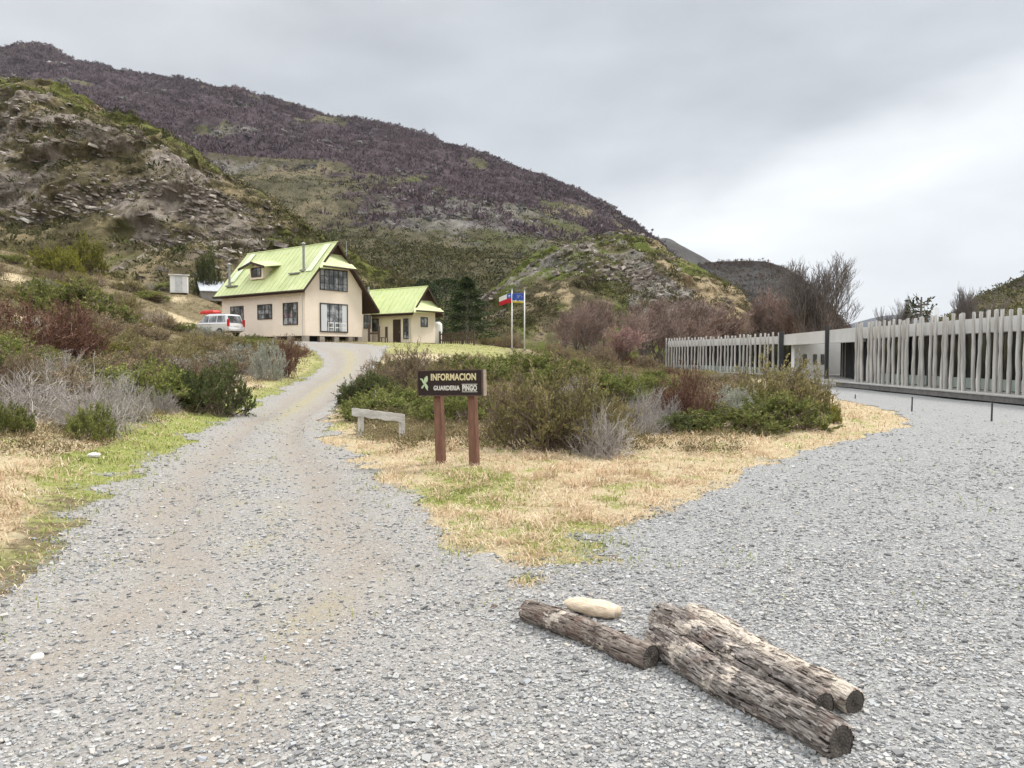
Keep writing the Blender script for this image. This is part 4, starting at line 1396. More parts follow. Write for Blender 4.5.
FY = 74.0
fm1, top1 = pole_flag(512, 351, 290, FY, "left white flagpole carrying the red and white flag")
fm2, top2 = pole_flag(524.5, 351, 291, FY - .3, "right white flagpole carrying the blue and yellow flag")
mR, mW, mBl, mYe = flat_mat("red_cloth", (.62, .02, .04)), flat_mat("white_cloth", (.8, .8, .8)), flat_mat("blue_cloth", (.06, .13, .50)), flat_mat("yellow_cloth", (.78, .62, .08))


def flag(top, x, Y, wdt, hgt, droop, rule, mats, label, sx=-1):
    nx, ny = 24, 16
    V = []; F = []; mi = []
    for j in range(ny + 1):
        for i in range(nx + 1):
            s = i / nx; t_ = j / ny
            V.append((sx * (s * wdt * .97 + .05), .13 * math.sin(s * 7 + t_ * 1.5) * s ** .6 + .05 * math.sin(s * 13 - t_ * 3) * s, -t_ * hgt * (1 - .12 * s) - droop * s ** 1.3 - .05))
    for j in range(ny):
        for i in range(nx):
            F.append((j * (nx + 1) + i, j * (nx + 1) + i + 1, (j + 1) * (nx + 1) + i + 1, (j + 1) * (nx + 1) + i))
            mi.append(rule((i + .5) / nx, (j + .5) / ny))
    me = bpy.data.meshes.new("flag"); me.from_pydata(V, [], F)
    o = link(me, "flag", mats)
    me.polygons.foreach_set("material_index", mi); me.polygons.foreach_set("use_smooth", [True] * len(F))
    md = o.modifiers.new("cloth", 'SOLIDIFY'); md.thickness = .006
    o.location = (x, Y, top)
    tag(o, label, "flag")


def chile(s, t_):
    if t_ > .5: return 0
    if s < .36:
        a, b = (s - .18) / .12, (t_ - .25) / .17
        r_ = math.hypot(a, b); an = math.atan2(a, -b)
        return 1 if r_ < .42 + .4 * math.cos(an * 5) else 2
    return 1


def magal(s, t_):
    peak = .70 + .10 * abs(math.sin(s * 9.0)) * (.4 + .6 * math.sin(s * 3.1))
    if t_ > .80: return 2
    if t_ > peak: return 1
    for cx, cy in ((.3, .2), (.5, .42), (.42, .3), (.56, .24), (.2, .35)):
        if abs(s - cx) < .025 and abs(t_ - cy) < .04: return 1
    return 0


flag(top1 - .25, fm1.location.x, FY, 1.25, .95, .45, chile, [mR, mW, mBl], "red white and blue flag blowing from the left flagpole")
flag(top2 - .15, fm2.location.x, FY - .3, 1.2, 1.0, .05, magal, [mBl, mW, mYe], "blue flag with a yellow lower edge blowing from the right flagpole")
# ------------------------------------------------------------------ car
m_car = plain("silver_car_paint", (.76, .77, .79), (.72, .73, .75), 2, .3, metal=.3, spec=.5)
m_tyre = plain("tyre_rubber", (.03, .03, .03), None, 6, .9)
m_red = plain("red_lamp", (.62, .02, .02), (.5, .015, .015), 6, .25)
m_redbox = plain("red_plastic", (.62, .035, .025), (.48, .02, .015), 2, .4)
q = P(216, 336, 61.5); zq = gz(q.x, q.y)
cz = max(zq, q.z) - .05
car = empty("parked_car", (q.x, q.y, cz), math.atan2(.45, -.89))
tag(car, "silver estate car parked beside the left end of the house", "car")


def body_loft(prof, hw, mat, name, parent, tumble=None):
    """side profile (x,z) with a half width per point"""
    m = MB(); n = len(prof)
    vs = [(x, -hw[i], z) for i, (x, z) in enumerate(prof)] + [(x, hw[i], z) for i, (x, z) in enumerate(prof)]
    fs = [tuple(range(n)), tuple(range(2 * n - 1, n - 1, -1))] + [(i, i + n, (i + 1) % n + n, (i + 1) % n) for i in range(n)]
    m.add(vs, fs)
    return m.build(name, mat, parent, .03)


pr = [(-2.3, .45), (-2.33, .75), (-2.25, 1.02), (.95, 1.05), (1.9, .92), (2.28, .78), (2.32, .45), (1.95, .32), (-1.95, .32)]
body = body_loft(pr, [.86, .88, .88, .88, .84, .78, .80, .82, .82], m_car, "body", car)
pc = [(-2.22, 1.0), (-2.02, 1.70), (-1.7, 1.78), (.05, 1.78), (.35, 1.70), (1.15, 1.02)]
cab = body_loft(pc, [.85, .72, .68, .68, .70, .84], m_car, "cabin", car)


def side_pane(x0, x1, x2, x3, z0, z1, sy):
    k = lambda z: (.85 - (z - 1.0) / .7 * .135) + .012
    m = MB()
    m.slab([(x0, sy * k(z0), z0), (x1, sy * k(z0), z0), (x2, sy * k(z1), z1), (x3, sy * k(z1), z1)], .02, dirv=(0, -sy, 0))
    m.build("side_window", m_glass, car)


for sy in (1, -1):
    side_pane(-2.0, -1.05, -1.05, -1.80, 1.12, 1.64, sy)
    side_pane(-.95, -.15, -.15, -.95, 1.12, 1.64, sy)
    side_pane(-.05, .95, .32, -.05, 1.12, 1.64, sy)
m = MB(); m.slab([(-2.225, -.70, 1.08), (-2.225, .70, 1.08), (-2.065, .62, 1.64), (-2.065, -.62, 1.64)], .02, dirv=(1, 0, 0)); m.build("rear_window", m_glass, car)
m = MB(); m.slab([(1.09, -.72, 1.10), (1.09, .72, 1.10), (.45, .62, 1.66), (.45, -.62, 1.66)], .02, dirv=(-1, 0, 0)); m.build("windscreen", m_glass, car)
for sy in (1, -1):
    MB().box(-2.37, -2.2, sy * .80 - .08, sy * .80 + .08, .78, 1.35).build("tail_light", m_red, car, .02)
    MB().box(2.2, 2.33, sy * .62 - .16, sy * .62 + .16, .66, .80).build("headlight", m_white, car, .02)
    for x in (-1.4, 1.4):
        ty = MB().cyl((x, sy * .70, .33), (x, sy * .90, .33), .33, n=24).build("wheel", m_tyre, car)
        MB().cyl((x, sy * .905, .33), (x, sy * .915, .33), .20, n=16).build("rim", m_pipe, ty)
    MB().box(-1.8, .1, sy * .56 - .02, sy * .56 + .02, 1.80, 1.84).build("roof_rail", m_pipe, car)
MB().box(-2.42, -2.31, -.84, .84, .42, .66).build("bumper", m_car, car, .03)
MB().box(-2.345, -2.325, -.26, .26, .80, .92).build("number_plate", m_white, car)
rb_scale = .78
rb_ = empty("roof_box", car.matrix_basis @ Vector((-.4, .15, 1.845)), car.rotation_euler[2])
rb_.location = (car.location.x - .55, car.location.y + .28, cz + 1.845)
rb_.scale = (.62, .9, .9)
tag(rb_, "long red load carried on the roof of the silver car", "roof box")
m = MB(); m.add([(-1.2, -.45, 0), (1.2, -.42, 0), (1.2, .42, 0), (-1.2, .45, 0), (-1.3, -.48, .16), (1.4, -.40, .16), (1.4, .40, .16), (-1.3, .48, .16), (-1.15, -.40, .34), (.9, -.34, .34), (.9, .34, .34), (-1.15, .40, .34)],
               [(0, 3, 2, 1), (0, 1, 5, 4), (1, 2, 6, 5), (2, 3, 7, 6), (3, 0, 4, 7), (4, 5, 9, 8), (5, 6, 10, 9), (6, 7, 11, 10), (7, 4, 8, 11), (8, 9, 10, 11)])
m.build("shell", m_redbox, rb_, .03)
for x in (-.7, .5): MB().box(x - .03, x + .03, -.50, .50, .148, .165).build("strap", m_tyre, rb_)

# ------------------------------------------------------------------ information sign
m_board = plain("dark_sign_board", (.030, .016, .013), (.018, .010, .008), 9, .55, .2, (1, 1, 6))
m_edge = plain("raw_wood_edge", (.42, .36, .30), (.28, .22, .17), 14, .9, .3)
m_rim = plain("brown_sign_rim", (.13, .09, .07), (.07, .045, .035), 12, .8, .2)
m_post = plain("reddish_brown_post", (.24, .125, .085), (.13, .066, .046), 6, .85, .5, (3, 3, .5))
m_cream = plain("cream_lettering", (.74, .66, .40), (.60, .52, .30), 40, .7)
m_letw = plain("white_lettering", (.76, .74, .68), (.58, .56, .50), 40, .7)
m_leaf = plain("pale_green_emblem", (.52, .62, .40), (.40, .50, .30), 30, .7)
pl = P(438, 468, 10.6); pr_ = P(473, 470.5, 10.4)
SYAW = math.atan2(pr_.y - pl.y, pr_.x - pl.x) - .05
sx = (pl.x + pr_.x) / 2; sy = (pl.y + pr_.y) / 2
sz = gz(sx, sy)
sign = empty("information_sign", (sx, sy, sz), SYAW)
tag(sign, "dark wooden sign reading INFORMACION on two reddish posts", "sign")
zb_ = zpix(396, 10.5) - sz; zt_ = zpix(369.8, 10.5) - sz
gap = .5 * math.hypot(pr_.x - pl.x, pr_.y - pl.y)
for s in (-1, 1):
    m = MB()
    lean = .035
    vs = []
    for k, (z_, hw_) in enumerate(((-.25, .062), (.3, .060), (.7, .056), (zt_ - .1, .052))):
        cx = s * gap * .99 - lean * (z_ / 1.1)
        vs += [(cx - hw_, .01, z_), (cx + hw_, .01, z_), (cx + hw_, .12, z_), (cx - hw_, .12, z_)]
    fs = [(3, 2, 1, 0), (12, 13, 14, 15)]
    for k in range(3):
        fs += [(k * 4 + i, k * 4 + (i + 1) % 4, k * 4 + 4 + (i + 1) % 4, k * 4 + 4 + i) for i in range(4)]
    m.add(vs, fs); m.build("post", m_post, sign, .008)
BW = 1.05; BH = zt_ - zb_; bc = -.065; zc_ = (zt_ + zb_) / 2
board = MB().box(-BW / 2 + .02, BW / 2 - .02, -.05, .0, -BH / 2 + .014, BH / 2 - .014).build("board", m_board, sign)
board.location = (bc, .005, zc_); board.rotation_euler = (0, R(-1.3), 0)
m = MB(); m.box(-BW / 2, BW / 2, -.056, .006, BH / 2 - .014, BH / 2); m.box(-BW / 2, BW / 2, -.056, .006, -BH / 2, -BH / 2 + .014)
m.box(-BW / 2, -BW / 2 + .02, -.056, .006, -BH / 2 + .014, BH / 2 - .014); m.box(BW / 2 - .02, BW / 2 + .004, -.058, .02, -BH / 2 + .014, BH / 2 - .014)
m.build("edge_frame", m_rim, board)
MB().box(BW / 2 + .005, BW / 2 + .018, -.056, .024, -BH / 2 + .004, BH / 2 - .004).build("raw_edge", m_edge, board)


def lettering(txt, x, z, size, mat, width, off=.0, name="lettering", label=None):
    cu = bpy.data.curves.new("lettering", 'FONT')
    cu.body = txt; cu.size = size; cu.extrude = .004; cu.offset = off; cu.space_character = 1.06
    tmp = bpy.data.objects.new("lettering", cu)
    col.objects.link(tmp)
    dg = bpy.context.evaluated_depsgraph_get()
    me = bpy.data.meshes.new_from_object(tmp.evaluated_get(dg))
    bpy.data.objects.remove(tmp)
    xs = [v.co.x for v in me.vertices]; k = width / (max(xs) - min(xs)); x0 = min(xs)
    for v in me.vertices:
        v.co = Vector(((v.co.x - x0) * k + x, -.0525 - v.co.z, v.co.y + z))
    o = link(me, name, mat, board)
    return o


lettering("INFORMACION", -.295, .040, .128, m_cream, .715, .004)
lettering("GUARDERIA", -.255, -.100, .088, m_letw, .42, .0025)
lettering("PINGO", .205, -.108, .108, m_letw, .225, .004)
m = MB(); m.box(.198, .438, -.056, -.0505, -.128, -.121); m.box(.198, .438, -.056, -.0505, -.024, -.016); m.build("underline", m_letw, board)
m = MB()
def leafshape(cx, cz, ang, ln, wd):
    pts = []
    for k in range(12):
        a = 2 * math.pi * k / 12
        x = ln / 2 * math.cos(a); z = wd / 2 * math.sin(a) * (1 - .35 * math.cos(a))
        pts.append((cx + x * math.cos(ang) - z * math.sin(ang), cz + x * math.sin(ang) + z * math.cos(ang)))
    m.prism(pts, -.057 - .0006 * len(m.v) / 24, -.0505)
leafshape(-.375, .055, R(70), .10, .06); leafshape(-.40, -.005, R(130), .17, .034); leafshape(-.37, -.065, R(-62), .09, .03); leafshape(-.45, .055, R(160), .05, .022); leafshape(-.425, -.045, R(50), .08, .026)
m.build("emblem", m_leaf, board)

# ------------------------------------------------------------------ low rail, stakes
m_palewood = plain("pale_weathered_plank", (.62, .60, .56), (.36, .34, .31), 3.5, .9, .5, (1, 1, 5))
a_ = P(361, 438, 14.6); b_2 = P(402, 443.5, 13.9)
za = gz(a_.x, a_.y)
rail = empty("low_rail", (a_.x, a_.y, za), math.atan2(b_2.y - a_.y, b_2.x - a_.x))
tag(rail, "low pale grey plank rail on two short posts left of the sign", "rail")
Lr = math.hypot(b_2.x - a_.x, b_2.y - a_.y)
zt1 = zpix(408.5, 14.6) - za; zt2 = zpix(413.5, 13.9) - za
MB().box(-.045, .045, -.045, .045, -.2, zt1 - .02).build("post", m_palewood, rail, .008)
MB().box(Lr - .045, Lr + .045, -.045, .045, -.2, zt2 - .02).build("post", m_palewood, rail, .008)
m = MB(); nn = 12; vs = []
for k in range(nn + 1):
    s = -.18 + (Lr + .28) * k / nn; zc__ = zt1 + (zt2 - zt1) * s / Lr; wv_ = .004 * math.sin(k * 2.3)
    h_ = .075 + .006 * math.sin(k * 1.7)
    vs += [(s, -.075, zc__ - 2 * h_ + wv_), (s, -.047, zc__ - 2 * h_ + wv_), (s, -.047, zc__ + wv_), (s, -.075, zc__ + wv_)]
fs = [(3, 2, 1, 0), (nn * 4, nn * 4 + 1, nn * 4 + 2, nn * 4 + 3)]
for k in range(nn): fs += [(k * 4 + i, k * 4 + (i + 1) % 4, k * 4 + 4 + (i + 1) % 4, k * 4 + 4 + i) for i in range(4)]
m.add(vs, fs); m.build("plank", m_palewood, rail)


def stake(px, pyb, pyt, Y, label, r_=.022, mat=None):
    b = P(px, pyb, Y); z0 = gz(b.x, Y); h = zpix(pyt, Y) - z0
    o = MB().cyl((0, 0, -.1), (.01, 0, h), r_, r_ * .9, n=8).add([], []).build("stake", mat or m_steel)
    o.location = (b.x, Y, z0)
    tag(o, label, "stake", None)


stake(911.7, 411.5, 397, 21.3, "thin dark stake in the gravel in front of the pole screen, the middle one")
stake(991.4, 422.5, 401, 17.9, "thin dark stake in the gravel nearest the right edge of the photo")
stake(855, 399, 394.5, 27.5, "short dark stake beside the entrance deck")
stake(374.5, 396, 390, 19.5, "small pale stake among green shrubs left of the sign", .03, m_palewood)

# ------------------------------------------------------------------ logs


def barkmat(name, dark, mid, pale, peel):
    m, nt, b = newmat(name)
    v = coord(nt, (1.0, 5, 5)); v2 = coord(nt, (1, 1, 1))
    f = noise(nt, v, 9, 9, .7, .6)
    c = ramp(nt, f, [(.30, dark), (.44, mid), (.58, pale), (.72, tuple(min(1, x * 1.25) for x in pale))])
    hgt = attr(nt, "ridge")
    c = mixc(nt, ramp(nt, hgt, [(.30, (1, 1, 1)), (.55, (0, 0, 0))]), c, tuple(x * .55 for x in dark))
    red = ramp(nt, noise(nt, v2, 7, 4), [(.56, (0, 0, 0)), (.66, (1, 1, 1))])
    c = mixc(nt, nmath(nt, 'MULTIPLY', red, .35), c, (.16, .09, .06))
    pz = ramp(nt, nmath(nt, 'ADD', noise(nt, v2, 5, 6, .65), peel), [(.52, (0, 0, 0)), (.56, (1, 1, 1))])
    bare = ramp(nt, noise(nt, coord(nt, (1, 12, 12)), 12, 5, .6), [(.3, (.50, .42, .34)), (.7, (.74, .67, .58))])
    c = mixc(nt, pz, c, bare)
    nt.links.new(c, b.inputs["Base Color"]); b.inputs["Roughness"].default_value = .9; b.inputs["Specular IOR Level"].default_value = .15
    bump(nt, b, noise(nt, v, 22, 10, .75), .9, .015)
    return m


m_cut, nt_, b_ = newmat("cut_wood_end")
v_ = coord(nt_)
wv = nt_.nodes.new("ShaderNodeTexWave"); wv.wave_type = 'RINGS'; wv.rings_direction = 'X'; wv.inputs["Scale"].default_value = 22; wv.inputs["Distortion"].default_value = 2.5; wv.inputs["Detail"].default_value = 3
nt_.links.new(v_, wv.inputs["Vector"])
c_ = mixc(nt_, .6, ramp(nt_, wv.outputs["Fac"], [(0, (.055, .045, .038)), (1, (.17, .145, .12))]), ramp(nt_, noise(nt_, v_, 16, 5), [(.3, (.05, .042, .036)), (.7, (.22, .19, .16))]))
nt_.links.new(c_, b_.inputs["Base Color"]); b_.inputs["Roughness"].default_value = .9
bump(nt_, b_, wv.outputs["Fac"], .3, .006)


def log(a, b, ra, rb, label, mat, seed, rough=.10, sweep=.0):
    """a, b: (x, y) of the far and the near end; near end shows the cut face"""
    za_, zb2 = gz(*a) + ra * .80, gz(*b) + rb * .80
    A = Vector((*a, za_)); B = Vector((*b, zb2))
    Ln = (B - A).length
    root = empty("log", A)
    root.rotation_mode = 'QUATERNION'
    root.rotation_quaternion = (B - A).to_track_quat('X', 'Z')
    tag(root, label, "log")
    nu, nv = 220, 110
    s = np.linspace(0, 1, nu)[:, None]; th = np.linspace(0, 2 * np.pi, nv, endpoint=False)[None]
    rbase = ra + (rb - ra) * s
    # periodic bark noise, stretched along the axis
    cx, sy_ = np.cos(th) * 2.2, np.sin(th) * 2.2
    X = s * Ln
    n1 = ridged(X * 3.0 + cx * 1.9 + seed, sy_ * 1.9 + .3 * X + seed * 3, 4, seed)
    n2 = .5 * fbm(X * 16 + cx * 3, sy_ * 4 + cx * 3.3 - seed, 4, seed + 1) + .8 * ridged(X * 6 + cx * 4.4, sy_ * 4.4 - seed + X * 2, 3, seed + 8)
    n3 = fbm(X * 1.6 + cx * .5, sy_ * .6 + seed, 3, seed + 2)
    wav = X * 3.2 + .25 * fbm(X * 9 + cx, sy_ + cx * .7, 3, seed + 6)
    c1 = np.abs(perlin(cx * 2.3 + wav * .5 + seed, sy_ * 2.3 + wav * .9, seed + 21)); c2_ = np.abs(perlin(cx * 3.9 + wav * .9, sy_ * 3.9 - wav * 1.3 + seed, seed + 23))
    crack = sstep(.0, .17, c1) * (.35 + .65 * sstep(.0, .15, c2_))
    hgt = .35 * n1 + .35 * n2 + .9 * (crack - .75)
    r = rbase * (1 + rough * hgt + .09 * n3)
    endt = np.minimum(1, np.minimum(s * nu / 2.5 + .80, 1)) * np.minimum(1, (1 - s) * nu / 3 + .90)
    r = r * endt
    oy = sweep * np.sin(s * np.pi) + .01 * np.sin(s * 9 + seed); oz = .006 * np.sin(s * 7 + seed * 2)
    V = np.stack([X + 0 * th, r * np.cos(th) + oy, r * np.sin(th) + oz], -1)
    V[0, :, 0] += .03 * fbm(cx[0] * 2, sy_[0] * 2, 3, seed + 4)
    ii = np.arange(nu * nv).reshape(nu, nv)
    F = np.stack([ii[:-1], np.roll(ii[:-1], -1, 1), np.roll(ii[1:], -1, 1), ii[1:]], -1).reshape(-1, 4)
    me = mesh_np("bark", V.reshape(-1, 3), F, {"ridge": np.clip(.5 + .8 * hgt, 0, 1).ravel()}, True)
    link(me, "bark", mat, root)
    rgb = np.random.default_rng(seed)
    nb = int(260 * rough / .15)
    iu = rgb.integers(6, nu - 8, nb); iv = rgb.integers(0, nv, nb)
    c = V[iu, iv]; nrm = np.stack([0 * c[:, 0], np.cos(2 * np.pi * iv / nv), np.sin(2 * np.pi * iv / nv)], -1)
    tg = np.stack([np.ones(nb), rgb.normal(0, .12, nb), rgb.normal(0, .12, nb)], -1); bt = np.cross(nrm, tg)
    ln_ = rgb.uniform(.02, .09, nb)[:, None]; wd_ = rgb.uniform(.004, .013, nb)[:, None]; lift = rgb.uniform(.001, .012, nb)[:, None]
    th_ = .0025
    q_ = np.stack([c - tg * ln_ / 2 - bt * wd_ + nrm * .001, c - tg * ln_ / 2 + bt * wd_ + nrm * .001, c + tg * ln_ / 2 + bt * wd_ * .5 + nrm * lift, c + tg * ln_ / 2 - bt * wd_ * .5 + nrm * lift], 1)
    q_ = np.concatenate([q_, q_ + nrm[:, None] * th_], 1)
    Fb = (np.arange(nb) * 8)[:, None, None] + np.array([(3, 2, 1, 0), (4, 5, 6, 7), (0, 1, 5, 4), (1, 2, 6, 5), (2, 3, 7, 6), (3, 0, 4, 7)])[None]
    fl_ = link(mesh_np("loose_bark", q_.reshape(-1, 3), Fb.reshape(-1, 4), {"ridge": np.repeat(rgb.uniform(.35, 1, nb), 8)}), "loose_bark", mat, root)
    fl_["kind"] = "stuff"
    for e, nm in ((0, "cut_end"), (-1, "cut_end")):
        ring = V[e]; c = ring.mean(0)
        rings = [c + (ring - c) * k for k in (.985, .6, .25)]
        vs = np.concatenate(rings + [c[None]]); vs[:, 0] += (.004 if e == -1 else -.004) * -1
        vs[nv:, 0] += .003 * np.sin(np.arange(len(vs) - nv))
        fs = []
        for k in range(2):
            j = np.arange(nv); fs.append(np.stack([k * nv + j, k * nv + (j + 1) % nv, (k + 1) * nv + (j + 1) % nv, (k + 1) * nv + j], -1))
        j = np.arange(nv); tri = np.stack([2 * nv + j, 2 * nv + (j + 1) % nv, np.full(nv, 3 * nv)], -1)
        link(mesh_np(nm, vs, [np.concatenate(fs), tri], None, False), nm, m_cut, root)
    return root


bk1 = barkmat("grey_brown_bark", (.055, .042, .036), (.16, .125, .105), (.34, .29, .25), -.10)
bk2 = barkmat("pinkish_grey_bark", (.055, .044, .038), (.20, .17, .15), (.43, .39, .355), -.07)
bk3 = barkmat("peeling_pale_bark", (.07, .052, .042), (.23, .18, .15), (.48, .42, .365), .08)
log((.09, 4.56), (.72, 3.80), .066, .070, "thin dark log lying at the left of the log pile", bk1, 3, .07, .01)
log((.775, 4.02), (1.30, 2.90), .080, .072, "thickest front log with shaggy grey bark, nearest the camera", bk2, 7, .20, -.015)
log((.865, 4.32), (1.365, 3.22), .086, .064, "middle log between the shaggy front log and the pale peeling one", bk2, 13, .18, .015)
log((1.05, 4.38), (1.515, 3.26), .072, .060, "back log with pale bare wood where its bark has peeled", bk3, 19, .13, .01)

# pale driftwood chunk
w_ = MB()
q1 = P(564, 604, 4.72); q2 = P(619, 613, 4.52)
nu, nv = 60, 28
s = np.linspace(0, 1, nu)[:, None]; th = np.linspace(0, 2 * np.pi, nv, endpoint=False)[None]
Ln = math.hypot(q2.x - q1.x, q2.y - q1.y)
env = np.clip(1 - np.abs(2 * s - 1) ** 3.2, 0, 1) ** .55
env = env * (.75 + .35 * s)
env = np.where((s > .80) & (s < .985), np.maximum(env, .80 - .5 * (s - .80)), env)
rA = .062 * env * (1 + .16 * fbm(s * 4 + np.cos(th), np.sin(th) * 1.3, 4, 71) + .05 * fbm(s * 5 + np.cos(th) * 5, np.sin(th) * 6, 3, 72))
V = np.stack([s * Ln + 0 * th, rA * np.cos(th) * 1.3, rA * np.sin(th) * .85], -1).reshape(-1, 3)
ii = np.arange(nu * nv).reshape(nu, nv)
F = np.stack([ii[:-1], np.roll(ii[:-1], -1, 1), np.roll(ii[1:], -1, 1), ii[1:]], -1).reshape(-1, 4)
m_drift, nt_, b_ = newmat("bleached_wood")
v_ = coord(nt_, (1, 6, 6))
nt_.links.new(ramp(nt_, noise(nt_, v_, 10, 8, .65), [(.28, (.34, .24, .15)), (.45, (.58, .46, .33)), (.7, (.74, .64, .50))]), b_.inputs["Base Color"])
b_.inputs["Roughness"].default_value = .85; bump(nt_, b_, noise(nt_, v_, 24, 8), .6, .01)
dw = link(mesh_np("driftwood", V, F, None, True), "driftwood", m_drift)
dw.location = (q1.x, q1.y, gz(q1.x, q1.y) + .048); dw.rotation_euler = (0, 0, math.atan2(q2.y - q1.y, q2.x - q1.x))
tag(dw, "short smooth pale piece of driftwood behind the thin dark log", "driftwood")
# ------------------------------------------------------------------ shrubs


def v3noise(p, f, seed):
    return fbm(p[:, 0] * f + p[:, 2] * f * .7 + seed, p[:, 1] * f - p[:, 2] * f * .6, 3, seed)


def shrub_mesh(seed, H=1.0, nst=46, sub=5, nleaf=4200, leaf=.035, lw=.45, upright=.4, lump=.35, base=.18, inner=.45, twig_r=.006, leafy=1.0, tipup=.4, flat=False):
    """unit radius shrub; returns (stem V,F), (leaf V,F,tint)"""
    rg = np.random.default_rng(seed)
    dv = rg.normal(size=(nst, 3)); dv[:, 2] = np.abs(dv[:, 2]) * (.9 if not flat else .5) + .12
    dv = unit(dv)
    rad = (1 + lump * v3noise(dv, 1.6, seed)) * rg.uniform(.72, 1.0, nst)
    tip = dv * rad[:, None] * np.array([1, 1, H])
    tip[:, 2] = np.maximum(tip[:, 2], .06)
    bs = rg.normal(size=(nst, 3)) * base; bs[:, 2] = -.08
    bs[:, :2] += tip[:, :2] * .25
    ctl = bs * .45 + tip * .55
    ctl[:, :2] = bs[:, :2] * (.3 + upright * .6) + tip[:, :2] * (.7 - upright * .6)
    ctl += rg.normal(size=ctl.shape) * .06
    tt = np.linspace(0, 1, 6)[None, :, None]
    path = bs[:, None] * (1 - tt) ** 2 + ctl[:, None] * 2 * tt * (1 - tt) + tip[:, None] * tt ** 2
    path[:, 1:-1] += rg.normal(size=path[:, 1:-1].shape) * .025
    pr_ = np.linspace(2.2, .7, 6)[None] * twig_r * rg.uniform(.7, 1.4, (nst, 1))
    V1, F1 = tubes(path, pr_, 3)
    # side twigs
    ns = nst * sub
    si = rg.integers(0, nst, ns); ts_ = rg.uniform(inner, 1.0, ns)
    k = np.clip((ts_ * 5).astype(int), 0, 4); fr_ = ts_ * 5 - k
    p0 = path[si, k] * (1 - fr_[:, None]) + path[si, k + 1] * fr_[:, None]
    dr = unit(path[si, k + 1] - path[si, k]) + rg.normal(size=(ns, 3)) * .65 + np.array([0, 0, tipup])
    ln = rg.uniform(.12, .30, ns)[:, None]
    p1 = p0 + unit(dr) * ln * .55; p2 = p1 + unit(dr + rg.normal(size=(ns, 3)) * .5 + np.array([0, 0, tipup * .5])) * ln * .5
    tw = np.stack([p0, p1, p2], 1)
    tr_ = np.array([.9, .7, .35])[None] * twig_r * np.ones((ns, 1))
    V2, F2 = tubes(tw, tr_, 3)
    SV = np.concatenate([V1, V2]); SF = np.concatenate([F1, F2 + len(V1)])
    LV = LF = tint = None
    if nleaf:
        ti = rg.integers(0, ns, nleaf); t_ = rg.uniform(.15, 1.05, nleaf)[:, None]
        pos = np.where(t_ < .5, tw[ti, 0] + (tw[ti, 1] - tw[ti, 0]) * t_ * 2, tw[ti, 1] + (tw[ti, 2] - tw[ti, 1]) * (t_ * 2 - 1))
        pos = pos + rg.normal(size=pos.shape) * .012
        d2 = unit(tw[ti, 2] - tw[ti, 0]) + rg.normal(size=pos.shape) * .7 + np.array([0, 0, .25])
        l_ = leaf * rg.uniform(.6, 1.5, nleaf)
        LV, LF = leaves(pos, d2, l_, l_ * lw, rg)
        tl_ = np.clip(.5 + .35 * v3noise(tw[ti, 1], 2.2, seed + 3) * 1.6 + rg.normal(0, .16, nleaf), 0, 1)
        tint = np.repeat(tl_, 4)
    return (SV, SF), (LV, LF, tint)


class Kind:
    def __init__(s, name, specs, m_leaf, m_stem):
        s.var = []
        for k in specs:
            (SV, SF), (LV, LF, t_) = shrub_mesh(**k)
            sm = mesh_np("stems", SV, SF, {"tint": rng.random(len(SV))}); sm.materials.append(m_stem)
            lm = None
            if LV is not None:
                lm = mesh_np("foliage", LV, LF, {"tint": t_}); lm.materials.append(m_leaf)
            s.var.append((sm, lm))
        s.name = name

    def place(s, x, y, r, h, label, cat="shrub", group=None, z=None, rot=None, v=None):
        k = rng.integers(0, len(s.var)) if v is None else v
        o = empty(s.name, (x, y, (gz(x, y) if z is None else z)), rng.uniform(0, 6.28) if rot is None else rot)
        o.scale = (r, r, h)
        tag(o, label, cat, group)
        for nm, me in zip(("stems", "foliage"), s.var[k]):
            if me is None: continue
            c = bpy.data.objects.new(nm, me); col.objects.link(c); c.parent = o
        return o


m_stem_b = leafmat("brown_stem", [(0, (.08, .06, .045)), (.5, (.165, .125, .095)), (1, (.27, .215, .17))], 0, rnd=.15)
m_stem_g = leafmat("grey_dead_twig", [(0, (.19, .17, .15)), (.5, (.33, .30, .275)), (1, (.50, .465, .43))], 0, rnd=.15)
m_stem_r = leafmat("reddish_twig", [(0, (.08, .04, .03)), (.5, (.19, .10, .075)), (1, (.32, .20, .15))], 0, rnd=.2)
lf_green = leafmat("juniper_green_leaf", [(0, (.055, .065, .02)), (.35, (.135, .16, .04)), (.65, (.245, .265, .075)), (1, (.38, .385, .15))], .25)
lf_dgreen = leafmat("dark_green_leaf", [(0, (.035, .045, .02)), (.5, (.085, .105, .036)), (1, (.18, .20, .075))], .2)
lf_olive = leafmat("olive_brown_leaf", [(0, (.10, .09, .036)), (.4, (.215, .195, .075)), (.7, (.34, .295, .125)), (1, (.47, .39, .21))], .25)
lf_tawny = leafmat("tawny_leaf", [(0, (.125, .09, .055)), (.4, (.27, .205, .115)), (.7, (.40, .315, .19)), (1, (.50, .415, .26))], .25)
lf_red = leafmat("reddish_brown_leaf", [(0, (.045, .022, .016)), (.5, (.13, .07, .045)), (1, (.24, .145, .09))], .2)
lf_silver = leafmat("silver_green_leaf", [(0, (.16, .18, .13)), (.5, (.32, .34, .27)), (1, (.50, .52, .44))], .25)
lf_yell = leafmat("yellow_green_leaf", [(0, (.10, .11, .018)), (.5, (.22, .22, .035)), (1, (.36, .34, .07))], .25)

